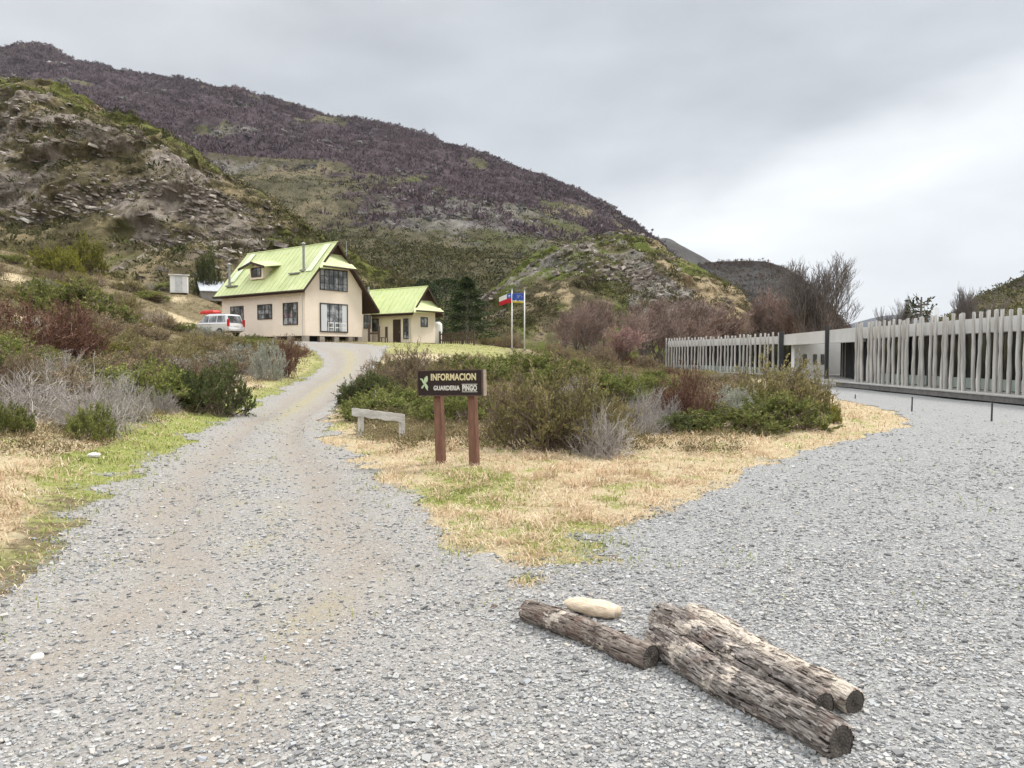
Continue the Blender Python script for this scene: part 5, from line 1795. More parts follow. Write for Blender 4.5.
S = lambda seeds, **k: [dict(seed=s_, **k) for s_ in seeds]
K_green = Kind("shrub", S((1, 2, 3), H=.9, nst=110, sub=6, nleaf=15000, leaf=.050, lw=.42, lump=.5, upright=.15, inner=.6, flat=False, base=.35), lf_green, m_stem_b)
K_dgreen = Kind("shrub", S((4, 5), H=.9, nst=100, sub=6, nleaf=13000, leaf=.050, lw=.45, lump=.5, upright=.2, inner=.6, base=.35), lf_dgreen, m_stem_b)
K_olive = Kind("shrub", S((6, 7, 8), H=1.0, nst=90, sub=8, nleaf=9000, leaf=.045, lw=.36, lump=.4, upright=.6, inner=.35, base=.28, tipup=.7), lf_olive, m_stem_b)
K_tawny = Kind("shrub", S((9, 10, 11), H=1.0, nst=90, sub=8, nleaf=6500, leaf=.045, lw=.30, lump=.4, upright=.6, inner=.35, base=.3, tipup=.7), lf_tawny, m_stem_b)
K_red = Kind("shrub", S((12, 13), H=1.0, nst=80, sub=9, nleaf=5500, leaf=.035, lw=.5, lump=.4, upright=.7, inner=.3, base=.25, tipup=.8), lf_red, m_stem_r)
K_grey = Kind("dead_shrub", S((14, 15, 16), H=.9, nst=120, sub=10, nleaf=0, lump=.45, upright=.3, inner=.25, base=.35, twig_r=.0048, tipup=.15), None, m_stem_g)
K_silver = Kind("shrub", S((17, 18), H=.9, nst=90, sub=7, nleaf=8000, leaf=.045, lw=.4, lump=.4, upright=.4, inner=.5, base=.3), lf_silver, m_stem_g)
K_yell = Kind("shrub", S((19, 20), H=.95, nst=90, sub=6, nleaf=9000, leaf=.06, lw=.45, lump=.4, upright=.3, inner=.5, base=.3), lf_yell, m_stem_b)


def sp(K, px, wpx, pyt, Y, label, cat="shrub", group=None, hs=1.0, dx=0, **kw):
    """a shrub centred on image column px at depth Y, wpx wide, its top at image row pyt"""
    x = (px - 512) / FPX * Y
    z0 = gz(x, Y)
    r = wpx / FPX * Y / 2 * 1.15
    h = max(.25, zpix(pyt, Y) - z0) * hs
    return K.place(x, Y, r, h * 1.08, label, cat, group, z0 - .03, **kw)


# --- the big ones on the island, in front of the sign and the visitor building
sp(K_olive, 547, 124, 370, 12.3, "large olive brown twiggy shrub just right of the sign")
sp(K_olive, 592, 84, 376, 12.8, "tawny half bare shrub behind the right side of the large olive shrub")
sp(K_tawny, 512, 60, 382, 13.6, "tawny shrub right behind the sign board")
sp(K_grey, 604, 62, 402, 11.6, "grey twiggy dead shrub at the right foot of the large olive shrub", "dead shrub")
sp(K_green, 725, 110, 405, 15.2, "wide spreading dark green mound under the reddish shrub")
sp(K_green, 785, 84, 393, 15.6, "bright green mound at the right end of the shrub island")
sp(K_dgreen, 680, 60, 413, 14.8, "low dark green mound left of the wide green mound")
sp(K_red, 692, 62, 366, 16.0, "tall reddish brown upright shrub above the green mounds")
sp(K_red, 672, 40, 378, 16.6, "smaller reddish shrub left of the tall reddish one")
sp(K_grey, 656, 56, 382, 15.8, "grey dead shrub between the large olive shrub and the reddish one", "dead shrub")
sp(K_grey, 645, 46, 408, 14.4, "low grey twiggy dead shrub on dry grass beside the green mounds", "dead shrub")
sp(K_silver, 735, 56, 386, 17.4, "silvery grey green shrub between the reddish shrub and the olive one")
sp(K_olive, 775, 96, 361, 19.5, "broad olive shrub standing in front of the far wing of poles")
sp(K_olive, 812, 48, 374, 19.0, "olive shrub at the right end of the island beside the entrance deck")
sp(K_yell, 835, 14, 404, 17.2, "tiny yellowish tuft at the right edge of the shrub island")
sp(K_green, 614, 66, 372, 22.5, "low green mound behind the large olive shrub")
sp(K_green, 655, 46, 372, 24.0, "low green mound behind the grey dead shrub")
# --- left front of the island
sp(K_dgreen, 372, 60, 372, 24.5, "dark green shrub at the bend of the drive")
sp(K_green, 392, 78, 386, 19.8, "low green mound just behind the low plank rail")
sp(K_dgreen, 352, 30, 384, 22.6, "small dark green shrub overhanging the edge of the drive")
sp(K_tawny, 414, 70, 350, 26.5, "brown wispy shrub above the left end of the sign")
sp(K_tawny, 376, 44, 360, 28.5, "wispy tawny shrub behind the dark green one at the drive")
sp(K_olive, 444, 60, 364, 22.5, "olive shrub directly behind the sign board")
sp(K_green, 455, 80, 392, 17.0, "green low mound seen below the sign board between its posts")
sp(K_olive, 420, 50, 378, 21.0, "olive bush left of the sign board above the plank rail")
sp(K_green, 520, 90, 352, 34.0, "wide low green mound in front of the flagpoles")
sp(K_green, 475, 80, 357, 31.0, "low green mound left of the flagpoles")
sp(K_green, 560, 60, 362, 29.0, "low green mound between the flagpoles and the brown trees")
sp(K_olive, 600, 60, 360, 38.0, "olive scrub bush in front of the brown trees")
sp(K_grey, 637, 30, 392, 16.0, "small grey dead shrub at the corner of the large olive shrub", "dead shrub")
rgs = np.random.default_rng(31)
for k in range(26):
    px = rgs.uniform(484, 665); Y = rgs.uniform(60, 92); x = (px - 512) / FPX * Y
    if px < 545 and Y < 78: continue
    K = (K_olive, K_tawny, K_tawny, K_red)[rgs.integers(0, 4)]
    r = rgs.uniform(1.0, 1.9)
    K.place(x, Y, r, r * rgs.uniform(.7, 1.0), "brownish bush under the leafless grove at the foot of the hillock", "shrub", "bushes under the leafless grove")
cnt = 0
kinds = [(K_olive, "olive"), (K_tawny, "tawny"), (K_green, "green"), (K_dgreen, "dark green"), (K_red, "reddish brown"), (K_grey, "grey dead")]
for _ in range(600):
    px = rgs.uniform(345, 745); Y = rgs.uniform(17, 52)
    x = (px - 512) / FPX * Y
    el, rx, lx = [float(a[0]) for a in edges(np.array([x]), np.array([Y]))]
    if x < rx + .9 or x > lx - 1.2: continue
    if Y > 46 and px < 540: continue
    if Y > 30 and px < 400: continue
    if 560 < px < 700 and Y < 21: continue
    k = rgs.choice(6, p=[.34, .30, .16, .06, .07, .07])
    K, nm = kinds[k]
    r = rgs.uniform(.45, 1.0) * (1 + Y / 90); h = r * rgs.uniform(.55, .95)
    h = min(h, .62) if px > 600 else h * .85
    K.place(x, Y, r, h * (.75 if k in (2, 3) else 1), f"{nm} bush among the mixed scrub behind the sign", "shrub" if k != 5 else "dead shrub", "bushes of the scrub behind the sign")
    cnt += 1
    if cnt > 66: break

# --- bank left of the drive
sp(K_green, 140, 92, 361, 18.2, "broad bright green mound on the bank left of the drive")
sp(K_dgreen, 213, 68, 360, 18.6, "round dark green mound beside the drive, right of the bright one")
sp(K_dgreen, 180, 50, 366, 19.2, "dark green mound between the bright mound and the round dark one")
sp(K_grey, 28, 100, 362, 13.6, "wide pale grey dead shrub at the left edge of the photo", "dead shrub")
sp(K_grey, 92, 84, 372, 13.0, "grey tangled dead shrub below the bright green mound", "dead shrub")
sp(K_grey, 120, 60, 366, 14.8, "grey dead shrub touching the left side of the bright green mound", "dead shrub")
sp(K_grey, 160, 36, 385, 17.0, "small grey dead shrub in front of the bright green mound", "dead shrub")
sp(K_grey, 60, 70, 345, 17.0, "grey dead shrub behind the tangled one on the bank", "dead shrub")
sp(K_silver, 268, 34, 342, 31.0, "pale grey rounded shrub beside the drive near the house")
sp(K_red, 284, 34, 338, 33.0, "reddish brown bush behind the pale grey rounded shrub")
sp(K_red, 40, 110, 294, 24.0, "dark reddish brown thicket high on the left bank")
sp(K_red, 78, 60, 300, 25.0, "dark brown bush at the right end of the dark thicket")
sp(K_green, 70, 96, 283, 40.0, "wide green mound above the dark thicket on the left bank")
sp(K_yell, 56, 42, 246, 76.0, "yellow green round bush highest on the slope at left")
sp(K_yell, 88, 36, 238, 82.0, "yellow green bush right of the round one under the cliff")
sp(K_yell, 70, 30, 252, 74.0, "yellow green bush below the two others under the cliff")
sp(K_tawny, 20, 44, 352, 15.5, "tawny bush behind the wide grey dead shrub at the left edge")
sp(K_tawny, 203, 40, 331, 50.0, "tawny bush hiding the front wheel of the car")
sp(K_olive, 230, 34, 331, 50.0, "olive bush in front of the rear of the car")
sp(K_green, 10, 40, 402, 11.5, "low green tuft under the grey dead shrub at the left edge")
sp(K_green, 88, 40, 405, 12.2, "low green tuft under the grey tangled dead shrub")
sp(K_dgreen, 209, 22, 248, 83, "dark round bush behind the left end of the house roof")
cnt = 0
kinds = [(K_olive, "olive"), (K_tawny, "tawny"), (K_green, "green"), (K_dgreen, "dark green"), (K_red, "reddish brown"), (K_grey, "grey dead"), (K_silver, "silvery"), (K_yell, "yellow green")]
for _ in range(2500):
    px = rgs.uniform(-60, 312); Y = 15 * (82 / 15) ** rgs.uniform(0, 1)
    x = (px - 512) / FPX * Y
    el = float(np.interp(Y, EL[:, 1], EL[:, 0]))
    if x > el - 1.7 - .012 * Y: continue
    s_ = (x - HC[0]) * HA[0] + (Y - HC[1]) * HA[1]; t_ = (x - HC[0]) * HB[0] + (Y - HC[1]) * HB[1]
    if -2.0 < s_ < 18 and t_ > -2.6: continue
    if math.hypot(x - car.location.x, Y - car.location.y) < 4.0: continue
    if Y < 62 and Y > 50 and t_ > -6 and s_ < 3: continue
    # keep the sight line to shed, hut and car open
    if Y > 62 and 160 < px < 235 and Y < 80: continue
    if Y < 20 and 90 < px < 250: continue
    gnoise = float(fbm(np.array([x * .09]), np.array([Y * .09]), 2, 101)[0])
    k = rgs.choice(8, p=[.28, .31, .09, .03, .07, .11, .05, .06])
    if gnoise > .15 and Y < 30: k = rgs.choice([1, 4, 5, 5])
    if gnoise < -.15: k = rgs.choice([0, 0, 2, 1])
    K, nm = kinds[k]
    r = rgs.uniform(.45, 1.1) * (1 + Y / 80); h = r * rgs.uniform(.45, .8)
    if 150 < px < 305: h = min(h, 1.25)
    K.place(x, Y, r, h * (.75 if k in (2, 3) else 1), f"{nm} bush among the mixed scrub on the bank left of the drive", "shrub" if k != 5 else "dead shrub", "bushes of the scrub on the left bank")
    cnt += 1
    if cnt > 175: break

# ------------------------------------------------------------------ trees


def bare_tree(seed, H=7.0, levels=5, kids=(7, 5, 4, 4), spread=.55, up=.35, r0=.10, trunk_h=.18, multi=1, shrink=.62, twig_min=.006):
    rg = np.random.default_rng(seed)
    out = [[] for _ in range(levels)]

    def grow(p, d, ln, rad, lv):
        pts = [p]; q = p.copy(); dd = d.copy()
        for k in range(4):
            dd = dd + rg.normal(size=3) * .16 + np.array([0, 0, up * .12]); dd /= np.linalg.norm(dd)
            q = q + dd * ln / 4; pts.append(q.copy())
        rr_ = np.linspace(rad, max(rad * .45, twig_min * .6), 5)
        out[lv].append((np.array(pts), rr_))
        if lv + 1 >= levels: return
        nk = kids[min(lv, len(kids) - 1)]
        for j in range(nk):
            t = rg.uniform(.25 if lv else trunk_h + .1, 1.0) if j < nk - 1 else 1.0
            f = t * 4; k = min(int(f), 3); pp = pts[k] + (pts[k + 1] - pts[k]) * (f - k)
            az = rg.uniform(0, 2 * np.pi)
            a = np.cross(dd, [0, 0, 1.0]) if abs(dd[2]) < .95 else np.array([1.0, 0, 0]); a /= np.linalg.norm(a); b = np.cross(dd, a)
            sd = spread * rg.uniform(.6, 1.3)
            nd = dd * math.cos(sd) + (a * math.cos(az) + b * math.sin(az)) * math.sin(sd) + np.array([0, 0, up * .4]); nd /= np.linalg.norm(nd)
            grow(pp, nd, ln * shrink * rg.uniform(.75, 1.2) * (1.15 - .35 * t), max(rad * .50 * (1.1 - .4 * t), twig_min), lv + 1)
    for j in range(multi):
        a = rg.uniform(0, 6.28); d0 = np.array([math.cos(a) * .28, math.sin(a) * .28, 1]) if multi > 1 else np.array([.03, .02, 1.0])
        d0 /= np.linalg.norm(d0)
        grow(np.array([math.cos(a) * .12, math.sin(a) * .12, -.15]) * (multi > 1) + np.array([0, 0, -.15]) * (multi == 1), d0, H * .48, r0, 0)
    res = []
    for grp, sides in ((range(0, 2), 6), (range(2, levels), 3)):
        ps = [b for g in grp for b in out[g]]
        res.append(tubes(np.array([b[0] for b in ps]), np.array([b[1] for b in ps]), sides))
    zmax = max(r_[0][:, 2].max() for r_ in res)
    return [(V * (H / zmax), F) for V, F in res]


class TreeKind:
    def __init__(s, name, gens, m_tr, m_cr, parts=("trunk", "crown")):
        s.name = name; s.var = []; s.parts = parts
        for g in gens:
            ms__ = []
            for (V, F), mt, nm in zip(g, (m_tr, m_cr), parts):
                me = mesh_np(nm, V, F, {"tint": np.repeat(rng.random(len(V) // 3 + 1), 3)[:len(V)]}); me.materials.append(mt); ms__.append(me)
            s.var.append(ms__)

    def place(s, x, y, sc_, label, cat="tree", group=None, v=None, sxy=1.0, dz=0):
        k = rng.integers(0, len(s.var)) if v is None else v
        o = empty(s.name, (x, y, gz(x, y) + dz), rng.uniform(0, 6.28)); o.scale = (sc_ * sxy, sc_ * sxy, sc_)
        tag(o, label, cat, group)
        for nm, me in zip(s.parts, s.var[k]):
            c = bpy.data.objects.new(nm, me); col.objects.link(c); c.parent = o
        return o


m_bark_g = leafmat("grey_trunk_bark", [(0, (.10, .085, .075)), (1, (.24, .21, .19))], 0)
m_tw_brown = leafmat("brown_crown_twig", [(0, (.13, .09, .072)), (.5, (.25, .18, .15)), (1, (.38, .29, .245))], 0, rnd=.2)
m_tw_pink = leafmat("pinkish_crown_twig", [(0, (.16, .095, .08)), (.5, (.30, .19, .165)), (1, (.44, .31, .27))], 0, rnd=.1)
m_tw_grey = leafmat("grey_crown_twig", [(0, (.09, .075, .07)), (.5, (.18, .155, .145)), (1, (.30, .27, .25))], 0)
T_grove = TreeKind("bare_tree", [bare_tree(s_, 7.0, 5, (8, 6, 5, 4), .5, .5, .10, .05, 3, .62, .011) for s_ in (101, 102, 103)], m_bark_g, m_tw_brown)
T_pink = TreeKind("bare_tree", [bare_tree(s_, 5.0, 5, (9, 7, 5, 4), .65, .3, .08, .02, 4, .60, .011) for s_ in (111,)], m_bark_g, m_tw_pink)
T_big = TreeKind("bare_tree", [bare_tree(s_, 10.0, 5, (9, 7, 5, 4), .46, .75, .14, .06, 4, .62, .012) for s_ in (127, 122)], m_bark_g, m_tw_grey)


def tp(K, px, pyb, pyt, Y, label, H0, cat="tree", group=None, sxy=1.0, v=None):
    x = (px - 512) / FPX * Y
    z0 = gz(x, Y)
    return K.place(x, Y, (zpix(pyt, Y) - z0) / H0, label, cat, group, v, sxy)


G1 = "leafless trees at the foot of the hillock"
for px, pyt, Y, sxy, lab in (
        (586, 298, 78, 1.1, "leafless brown tree at the left end of the grove below the hillock"),
        (607, 300, 82, 1.0, "leafless brown tree behind the round pinkish one"),
        (566, 310, 84, 1.0, "small leafless brown tree left of the grove, nearest the flagpoles"),
        (645, 296, 86, 1.1, "tall leafless tree right behind the round pinkish one"),
        (662, 303, 80, 1.0, "leafless brown tree above the left end of the pole screen"),
        (684, 292, 88, 1.15, "tallest leafless brown tree behind the far wing of poles"),
        (708, 297, 92, 1.1, "leafless brown tree behind the middle of the far wing of poles"),
        (728, 308, 95, 1.0, "leafless brown tree at the right end of the grove below the hillock"),
        (596, 312, 74, 1.0, "low leafless brown tree in front of the left end of the grove"),
        (672, 318, 76, 1.0, "low leafless brown tree directly above the left end of the pole screen"),
        (576, 322, 80, 1.0, "lowest leafless brown tree at the left foot of the grove"),
        (700, 314, 84, 1.1, "low leafless brown tree in front of the tallest one behind the far wing"),
        (640, 312, 74, .9, "leafless brown tree just left of the pole screen, in front of the grove")):
    tp(T_grove, px, 0, pyt - 4, Y, lab, 7.0, "tree", G1, sxy * 1.25)
tp(T_pink, 620, 0, 320, 68, "round pinkish leafless tree in front of the brown grove", 5.0, "tree", None, 1.25)
# wood edge on the right of the dome
for px, pyt, Y in ((770, 296, 100), (790, 282, 98), (808, 292, 96), (752, 312, 104)):
    tp(T_grove, px, 0, pyt, Y, {770: "dark leafless tree left of the pair behind the portico roof", 790: "tallest dark leafless tree behind the portico, left of the grey tree", 808: "dark leafless tree touching the big grey bare tree", 752: "dark leafless tree behind the right end of the far wing"}[px], 7.0, "tree", "dark leafless trees behind the portico", 1.25)
tp(T_big, 815, 0, 257, 88, "big grey leafless tree against the sky behind the portico", 10.0, "tree", None, 1.0, 0)
tp(T_big, 898, 0, 293, 110, "thin faint leafless tree beside the dark conifer against the sky", 10.0, "tree", None, .55, 1)
tp(T_big, 975, 0, 280, 118, "leafless tree at the foot of the hill on the right", 10.0, "tree", None, .7, 1)


def conifer(seed, H, rad, n=5200, leaf=.20, layers=True, power=.8):
    rg = np.random.default_rng(seed)
    z = rg.uniform(.06, 1, n) ** .85
    prof = (1 - z) ** power * (.75 + .25 * np.sin(z * 40 + 2)) if layers else np.sqrt(np.clip(1 - (2 * z - 1) ** 2, .02, 1)) * .8 + .15 * (1 - z)
    a = rg.uniform(0, 2 * np.pi, n)
    lump = 1 + .30 * perlin(np.cos(a) * 1.7 + seed, np.sin(a) * 1.7 + z * 5, seed)
    rr_ = rad * prof * lump * np.sqrt(rg.uniform(.25, 1, n))
    pos = np.stack([rr_ * np.cos(a), rr_ * np.sin(a), z * H], -1)
    d_ = np.stack([np.cos(a), np.sin(a), rg.uniform(-.3, .6, n)], -1) + rg.normal(size=(n, 3)) * .45
    l_ = leaf * rg.uniform(.6, 1.5, n)
    V, F = leaves(pos, d_, l_, l_ * .4, rg)
    br = []
    nb = 60
    zb2 = rg.uniform(.08, .95, nb); ab = rg.uniform(0, 6.28, nb)
    for k in range(nb):
        e = rad * (1 - zb2[k]) ** power * .9
        p0 = np.array([0, 0, zb2[k] * H]); p1 = p0 + np.array([e * math.cos(ab[k]), e * math.sin(ab[k]), e * .15])
        br.append(np.stack([p0, (p0 + p1) / 2 + [0, 0, .05], p1]))
    tr = np.stack([np.array([0, 0, -.3]), np.array([.02, 0, H * .5]), np.array([0, 0, H * .97])])
    V1, F1 = tubes(np.array(br + [tr]), np.array([[.03, .022, .01]] * nb + [[.14, .09, .02]]), 5)
    return (V1, F1), (V, F)


lf_con = leafmat("conifer_needle", [(0, (.018, .03, .014)), (.5, (.05, .07, .03)), (1, (.11, .135, .06))], .1, rnd=.15)
T_con = TreeKind("conifer", [conifer(201, 6, 2.3, 7000, .20, True, .6), conifer(202, 6, 2.6, 7000, .20, False)], m_bark_g, lf_con)
tp(T_con, 467, 0, 278, 80, "tallest dark green conifer right of the low cottage", 6.0, "tree", None, 1.4, 0)
tp(T_con, 446, 0, 279, 88, "dark conifer between the tallest conifer and the cottage roof", 6.0, "tree", None, 1.3, 1)
tp(T_con, 424, 0, 280, 98, "olive dark evergreen seen over the cottage ridge", 6.0, "tree", None, .8, 1)
# monkey puzzle like tree over the roof
rgm = np.random.default_rng(9)
br = []; lp = []; ld = []
Hh = 1.0
for k in range(26):
    z0 = rgm.uniform(.45, .97); a = rgm.uniform(0, 6.28); e = .30 * (1.12 - z0) ** .5 * rgm.uniform(.7, 1.2)
    p0 = np.array([0, 0, z0]); p1 = p0 + np.array([e * .6 * math.cos(a), e * .6 * math.sin(a), .0]); p2 = p0 + np.array([e * math.cos(a), e * math.sin(a), .09])
    br.append(np.stack([p0, p1, p2]))
    for t in np.linspace(.2, 1, 14):
        lp.append(p0 * (1 - t) ** 2 + 2 * p1 * t * (1 - t) + p2 * t * t + rgm.normal(size=3) * .012); ld.append(unit(p2 - p0) + rgm.normal(size=3) * .6)
V1, F1 = tubes(np.array(br + [np.stack([[0, 0, -.02], [.005, 0, .5], [0, 0, 1.0]])]), np.array([[.012, .010, .006]] * 26 + [[.035, .026, .01]]), 5)
V2, F2 = leaves(np.array(lp), np.array(ld), rgm.uniform(.035, .07, len(lp)), rgm.uniform(.018, .03, len(lp)), rgm)
T_ara = TreeKind("conifer", [((V1, F1), (V2, F2))], m_bark_g, lf_con)
tp(T_ara, 920, 0, 297, 60, "dark open branched conifer rising over the roof of the near wing", 1.0, "tree", None, 1.0)

# ------------------------------------------------------------------ loose gravel, grass, leaf litter (nobody could count these)
rg = np.random.default_rng(404)


def polar(n, r0, r1, a0=-.74, a1=.74, pw=0.0):
    th = rg.uniform(a0, a1, n)
    r = r0 * (r1 / r0) ** (rg.random(n))
    return r * np.sin(th), r * np.cos(th)


x, y = polar(420000, 2.3, 26)
mk = gravel_mask(x, y)
keep = rg.random(len(x)) < sstep(.15, .7, mk)
el, rx, lx = edges(x, y)
cl_ = sstep(-.2, .5, fbm(x * .7, y * .7, 3, 121))
keep &= rg.random(len(x)) < (.40 + .60 * cl_) * sstep(26, 9, np.hypot(x, y)) * np.where(x < .3, .70, 1.0) * (1 - .55 * track_w(x, y))
x, y = x[keep], y[keep]
r = np.hypot(x, y)
sz = np.exp(rg.normal(np.log(.0046), .48, len(x))) * (1 + .07 * np.clip(r - 3, 0, 20))
sz = np.clip(sz, .0025, .013 + .0006 * r)
z = Gz(x, y) + .005 + sz * .25
cube = np.array([(a, b, c) for c in (-1, 1) for b in (-1, 1) for a in (-1, 1)], float)
n = len(x)
V = cube[None] * (1 + rg.normal(0, .22, (n, 8, 3)))
V *= rg.uniform(.55, 1.25, (n, 1, 3)) * np.array([1, 1, .62])
V *= np.where(rg.random((n, 8, 1)) < .35, .72, 1.0)
ang = rg.uniform(0, 6.28, n); tx = rg.normal(0, .22, n)
ca, sa = np.cos(ang)[:, None], np.sin(ang)[:, None]
Yt = V[..., 1] * np.cos(tx)[:, None] - V[..., 2] * np.sin(tx)[:, None]; Zt = V[..., 1] * np.sin(tx)[:, None] + V[..., 2] * np.cos(tx)[:, None]
Xr = V[..., 0] * ca - Yt * sa; Yr = V[..., 0] * sa + Yt * ca
V = np.stack([Xr, Yr, Zt], -1) * sz[:, None, None] + np.stack([x, y, z], -1)[:, None]
fc = np.array([(0, 2, 3, 1), (4, 5, 7, 6), (0, 1, 5, 4), (2, 6, 7, 3), (0, 4, 6, 2), (1, 3, 7, 5)])
F = (np.arange(n) * 8)[:, None, None] + fc[None]
m_stone = leafmat("loose_stone", [(0, (.15, .15, .15)), (.25, (.255, .255, .253)), (.5, (.335, .335, .328)), (.68, (.42, .417, .405)), (.80, (.42, .385, .34)), (.9, (.33, .345, .36)), (.97, (.43, .425, .415)), (1, (.52, .51, .495))], 0, .85, rnd=0)
o = link(mesh_np("gravel", V.reshape(-1, 3), F.reshape(-1, 4), {"tint": np.repeat(rg.random(n), 8)}), "gravel", m_stone)
tag(o, "loose grey gravel stones spread over the drive and the parking area", "gravel", kind="stuff")


def blades(name, x, y, ln, wd, lean, tint, mat, label, z=None, curl=.6):
    n = len(x)
    z = (Gz(x, y) if z is None else z) - .004
    a = rg.uniform(0, 6.28, n)
    dx, dy = np.cos(a), np.sin(a)
    base = np.stack([x, y, z], -1)
    hor = np.stack([dx, dy, 0 * dx], -1); upv = np.array([0, 0, 1.0])
    sd = np.stack([-dy, dx, 0 * dx], -1)
    l1 = lean; l2 = np.clip(lean + curl, 0, 1.62)
    p1 = base + (hor * np.sin(l1)[:, None] + upv * np.cos(l1)[:, None]) * ln[:, None] * .55
    p2 = p1 + (hor * np.sin(l2)[:, None] + upv * np.cos(l2)[:, None]) * ln[:, None] * .5
    V = np.stack([base - sd * wd[:, None] / 2, base + sd * wd[:, None] / 2, p1 + sd * wd[:, None] * .42, p1 - sd * wd[:, None] * .42, p2], 1).reshape(-1, 3)
    k = np.arange(n) * 5
    Q = np.stack([k, k + 1, k + 2, k + 3], -1); T = np.stack([k + 3, k + 2, k + 4], -1)
    o = link(mesh_np(name, V, [Q, T], {"tint": np.repeat(tint, 5)}), name, mat)
    tag(o, label, "grass", kind="stuff")


lf_dry = leafmat("dry_grass_blade", [(0, (.23, .155, .09)), (.3, (.42, .30, .185)), (.6, (.60, .455, .30)), (.85, (.74, .60, .425)), (1, (.80, .70, .54))], .3, .8, rnd=0)
lf_grs = leafmat("green_grass_blade", [(0, (.11, .14, .03)), (.4, (.22, .265, .06)), (.75, (.37, .40, .12)), (1, (.54, .48, .24))], .3, .8, rnd=0)

# dry grass: island and strip below the bank
x, y = polar(420000, 4.6, 42)
gm_ = gravel_mask(x, y); g_, d_ = veg_attrs(x, y)
el, rx, lx = edges(x, y)
isl = (x > rx) & (x < lx)
tuft = sstep(-.25, .35, fbm(x * 2.2, y * 2.2, 3, 131))
pk = d_ * (1 - gm_ * .93) * (.25 + .75 * tuft) * (1 - .55 * g_)
pk = np.maximum(pk, .35 * d_ * sstep(-1.5, .1, -gravel_sd(x, y)) * sstep(.0, .35, fbm(x * 2.6, y * 2.6, 3, 137)))
pk = np.maximum(pk, (~isl) * (x < el) * (1 - d_) * .10)
pk = np.maximum(pk, isl * (1 - d_) * .5 * (1 - gm_))
keep = rg.random(len(x)) < pk
x, y, tuft, gm_ = x[keep], y[keep], tuft[keep], gm_[keep]
r = np.hypot(x, y)
tall = sstep(-.1, .4, fbm(x * .6 + 3, y * .6, 3, 133))
fringe = np.clip((1 - gm_) * 1.2, .3, 1)
near_edge = sstep(.2, 1.6, -gravel_sd(x, y))
ln = (.04 + .10 * tall * tuft * near_edge + .045 * tuft) * rg.uniform(.6, 1.5, len(x)) * fringe * (1 + .008 * r)
wd = (.0035 + .00075 * r) * rg.uniform(.6, 1.4, len(x))
blades("dry_grass", x, y, ln, wd, np.abs(rg.normal(.95, .42, len(x))), np.clip(rg.normal(.68, .20, len(x)) + .30 * fbm(x * .8, y * .8, 3, 135), 0, 1), lf_dry, "dry straw coloured grass on the island and along the bank")
# green grass
x, y = polar(300000, 4.6, 85)
gm_ = gravel_mask(x, y); g_, d_ = veg_attrs(x, y)
keep = rg.random(len(x)) < np.maximum(g_ * (1 - gm_ * .9), .05 * sstep(.75, .3, gm_) * (y < 16))
x, y, gm_ = x[keep], y[keep], gm_[keep]
r = np.hypot(x, y)
ln = (.025 + .045 * sstep(-.2, .4, fbm(x * 1.5, y * 1.5, 3, 141))) * rg.uniform(.6, 1.5, len(x)) * (1 + .012 * r)
wd = (.003 + .0007 * r) * rg.uniform(.6, 1.4, len(x))
blades("green_grass", x, y, ln, wd, np.abs(rg.normal(.6, .4, len(x))), np.clip(rg.normal(.55, .2, len(x)) + .5 * fbm(x * 1.1, y * 1.1, 3, 143), 0, 1), lf_grs, "short yellow green grass along the drive and on the lawn")
# sprigs on the middle of the drive and along the gravel edge
x, y = polar(60000, 2.8, 50)
el, rx, lx = edges(x, y)
k_ = (x - el) / np.maximum(rx - el, .5)
st = np.exp(-((k_ - .5) / .12) ** 2) * sstep(13, 22, y) * sstep(57, 50, y) + .30 * np.exp(-((k_ - .52) / .12) ** 2) * (y < 16) * sstep(.12, .35, fbm(x * 2.2, y * 1.6, 3, 151))
st = np.maximum(st, .5 * sstep(-.7, -.05, -np.abs(gravel_sd(x, y))) * sstep(.12, .35, fbm(x * 3, y * 3, 3, 152)))
keep = rg.random(len(x)) < st
x, y = x[keep], y[keep]; r = np.hypot(x, y)
blades("drive_sprigs", x, y, rg.uniform(.02, .05, len(x)) * (1 + .02 * r), (.003 + .0007 * r) * rg.uniform(.6, 1.4, len(x)), np.abs(rg.normal(.8, .4, len(x))), np.clip(rg.normal(.7, .2, len(x)), 0, 1), lf_grs, "sparse yellowish sprigs along the middle of the drive")
# low heath between the bushes
x, y = polar(130000, 12, 125, -.76, .30)
gm_ = gravel_mask(x, y); g_, d_ = veg_attrs(x, y)
el, rx, lx = edges(x, y)
s_ = (x - HC[0]) * HA[0] + (y - HC[1]) * HA[1]; t_ = (x - HC[0]) * HB[0] + (y - HC[1]) * HB[1]
okk = ~((s_ > -1.5) & (s_ < 17) & (t_ > -2.0)) & ~((y > 46) & (x > -13) & (x < 2))
keep = okk & (rg.random(len(x)) < (1 - np.maximum(g_, d_ * .8)) * (1 - gm_) ** 2) & (gravel_sd(x, y) < -.9)
x, y = x[keep], y[keep]; x, y = x[:26000], y[:26000]
p = np.stack([x, y, Gz(x, y) + .02], -1)
m_hth = leafmat("heath_sprig", [(0, (.07, .065, .025)), (.3, (.14, .125, .055)), (.5, (.23, .18, .10)), (.7, (.34, .27, .16)), (.85, (.19, .20, .065)), (1, (.38, .345, .29))], .15, rnd=0)
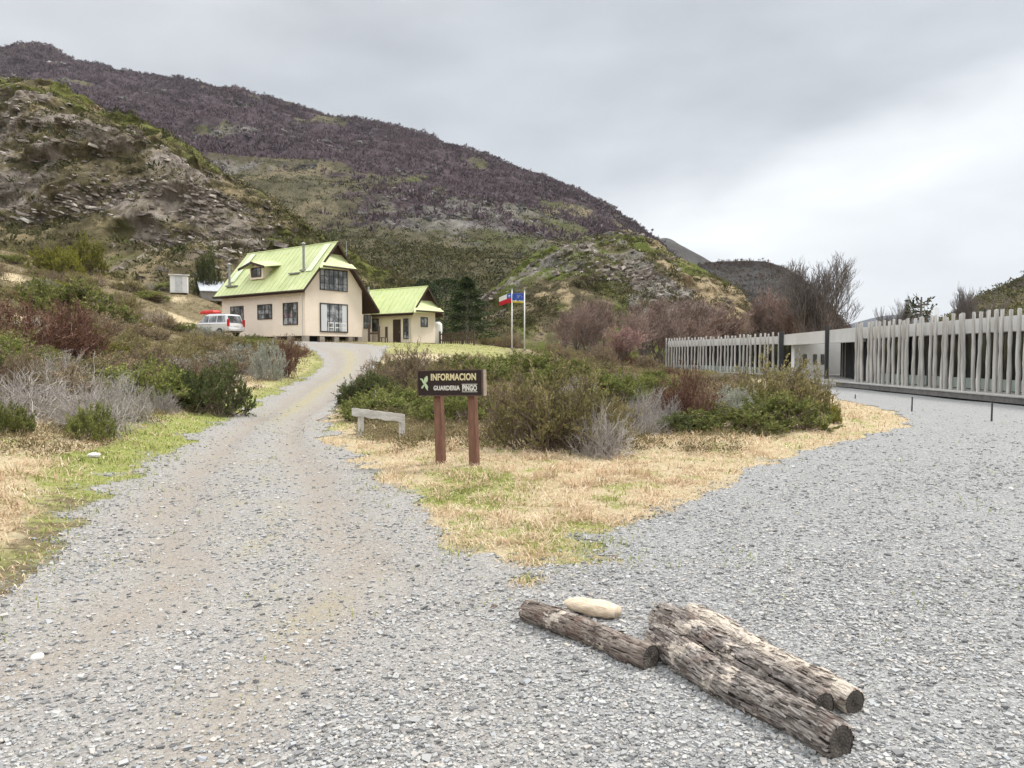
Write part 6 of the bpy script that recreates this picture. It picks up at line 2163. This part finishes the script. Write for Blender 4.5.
o = clump_mesh("heath", p, rg.uniform(.07, .16, len(p)) * (1 + .022 * y), rg, m_hth, 34, lw=.34, lnf=.5, tint=np.clip(.45 + .5 * fbm(x * .3, y * .3, 3, 161) + rg.normal(0, .2, len(p)), 0, 1))
tag(o, "low brown and olive heath between the bushes", "heath", kind="stuff")

# a few single stones
def stone(px, py, r_, label, mat):
    Y = 1.6 * FPX / (py - HOR)
    x_ = (px - 512) / FPX * Y
    V = np.array([(math.sin(a) * math.cos(b), math.sin(a) * math.sin(b), math.cos(a)) for a in np.linspace(.01, math.pi - .01, 9) for b in np.linspace(0, 2 * math.pi, 12, endpoint=False)])
    V = V * (1 + .22 * v3noise(V, 1.3, int(px)))[:, None] * np.array([1.25, .9, .6]) * r_
    ii = np.arange(108).reshape(9, 12)
    F = np.stack([ii[:-1], ii[1:], np.roll(ii[1:], -1, 1), np.roll(ii[:-1], -1, 1)], -1).reshape(-1, 4)
    o = link(mesh_np("stone", V, F), "stone", mat)
    o.location = (x_, Y, gz(x_, Y) + r_ * .3); o.rotation_euler = (0, 0, px)
    tag(o, label, "stone")
m_st1 = plain("pale_stone", (.66, .64, .61), (.48, .46, .44), 14, .9, .3); m_st2 = plain("brown_stone", (.16, .11, .085), (.10, .07, .055), 14, .9, .3)
stone(92, 466, .075, "pale grey stone on the green verge left of the drive", m_st1)
stone(494, 607, .022, "small dark brown stone on the gravel left of the thin log", m_st2)
stone(30, 664, .035, "flat white stone at the lower left of the drive", m_st1)

# ------------------------------------------------------------------ the air
m_haze = bpy.data.materials.new("haze_air"); m_haze.use_nodes = True
nt_ = m_haze.node_tree
nt_.nodes.remove(nt_.nodes["Principled BSDF"])
pv = nt_.nodes.new("ShaderNodeVolumePrincipled")
pv.inputs["Color"].default_value = (.86, .90, .96, 1)
pv.inputs["Density"].default_value = .00005
nt_.links.new(pv.outputs[0], nt_.nodes["Material Output"].inputs["Volume"])
hz = MB().box(-6800, 6800, -6800, 6800, -420, 640).build("haze", m_haze)
tag(hz, kind="stuff")
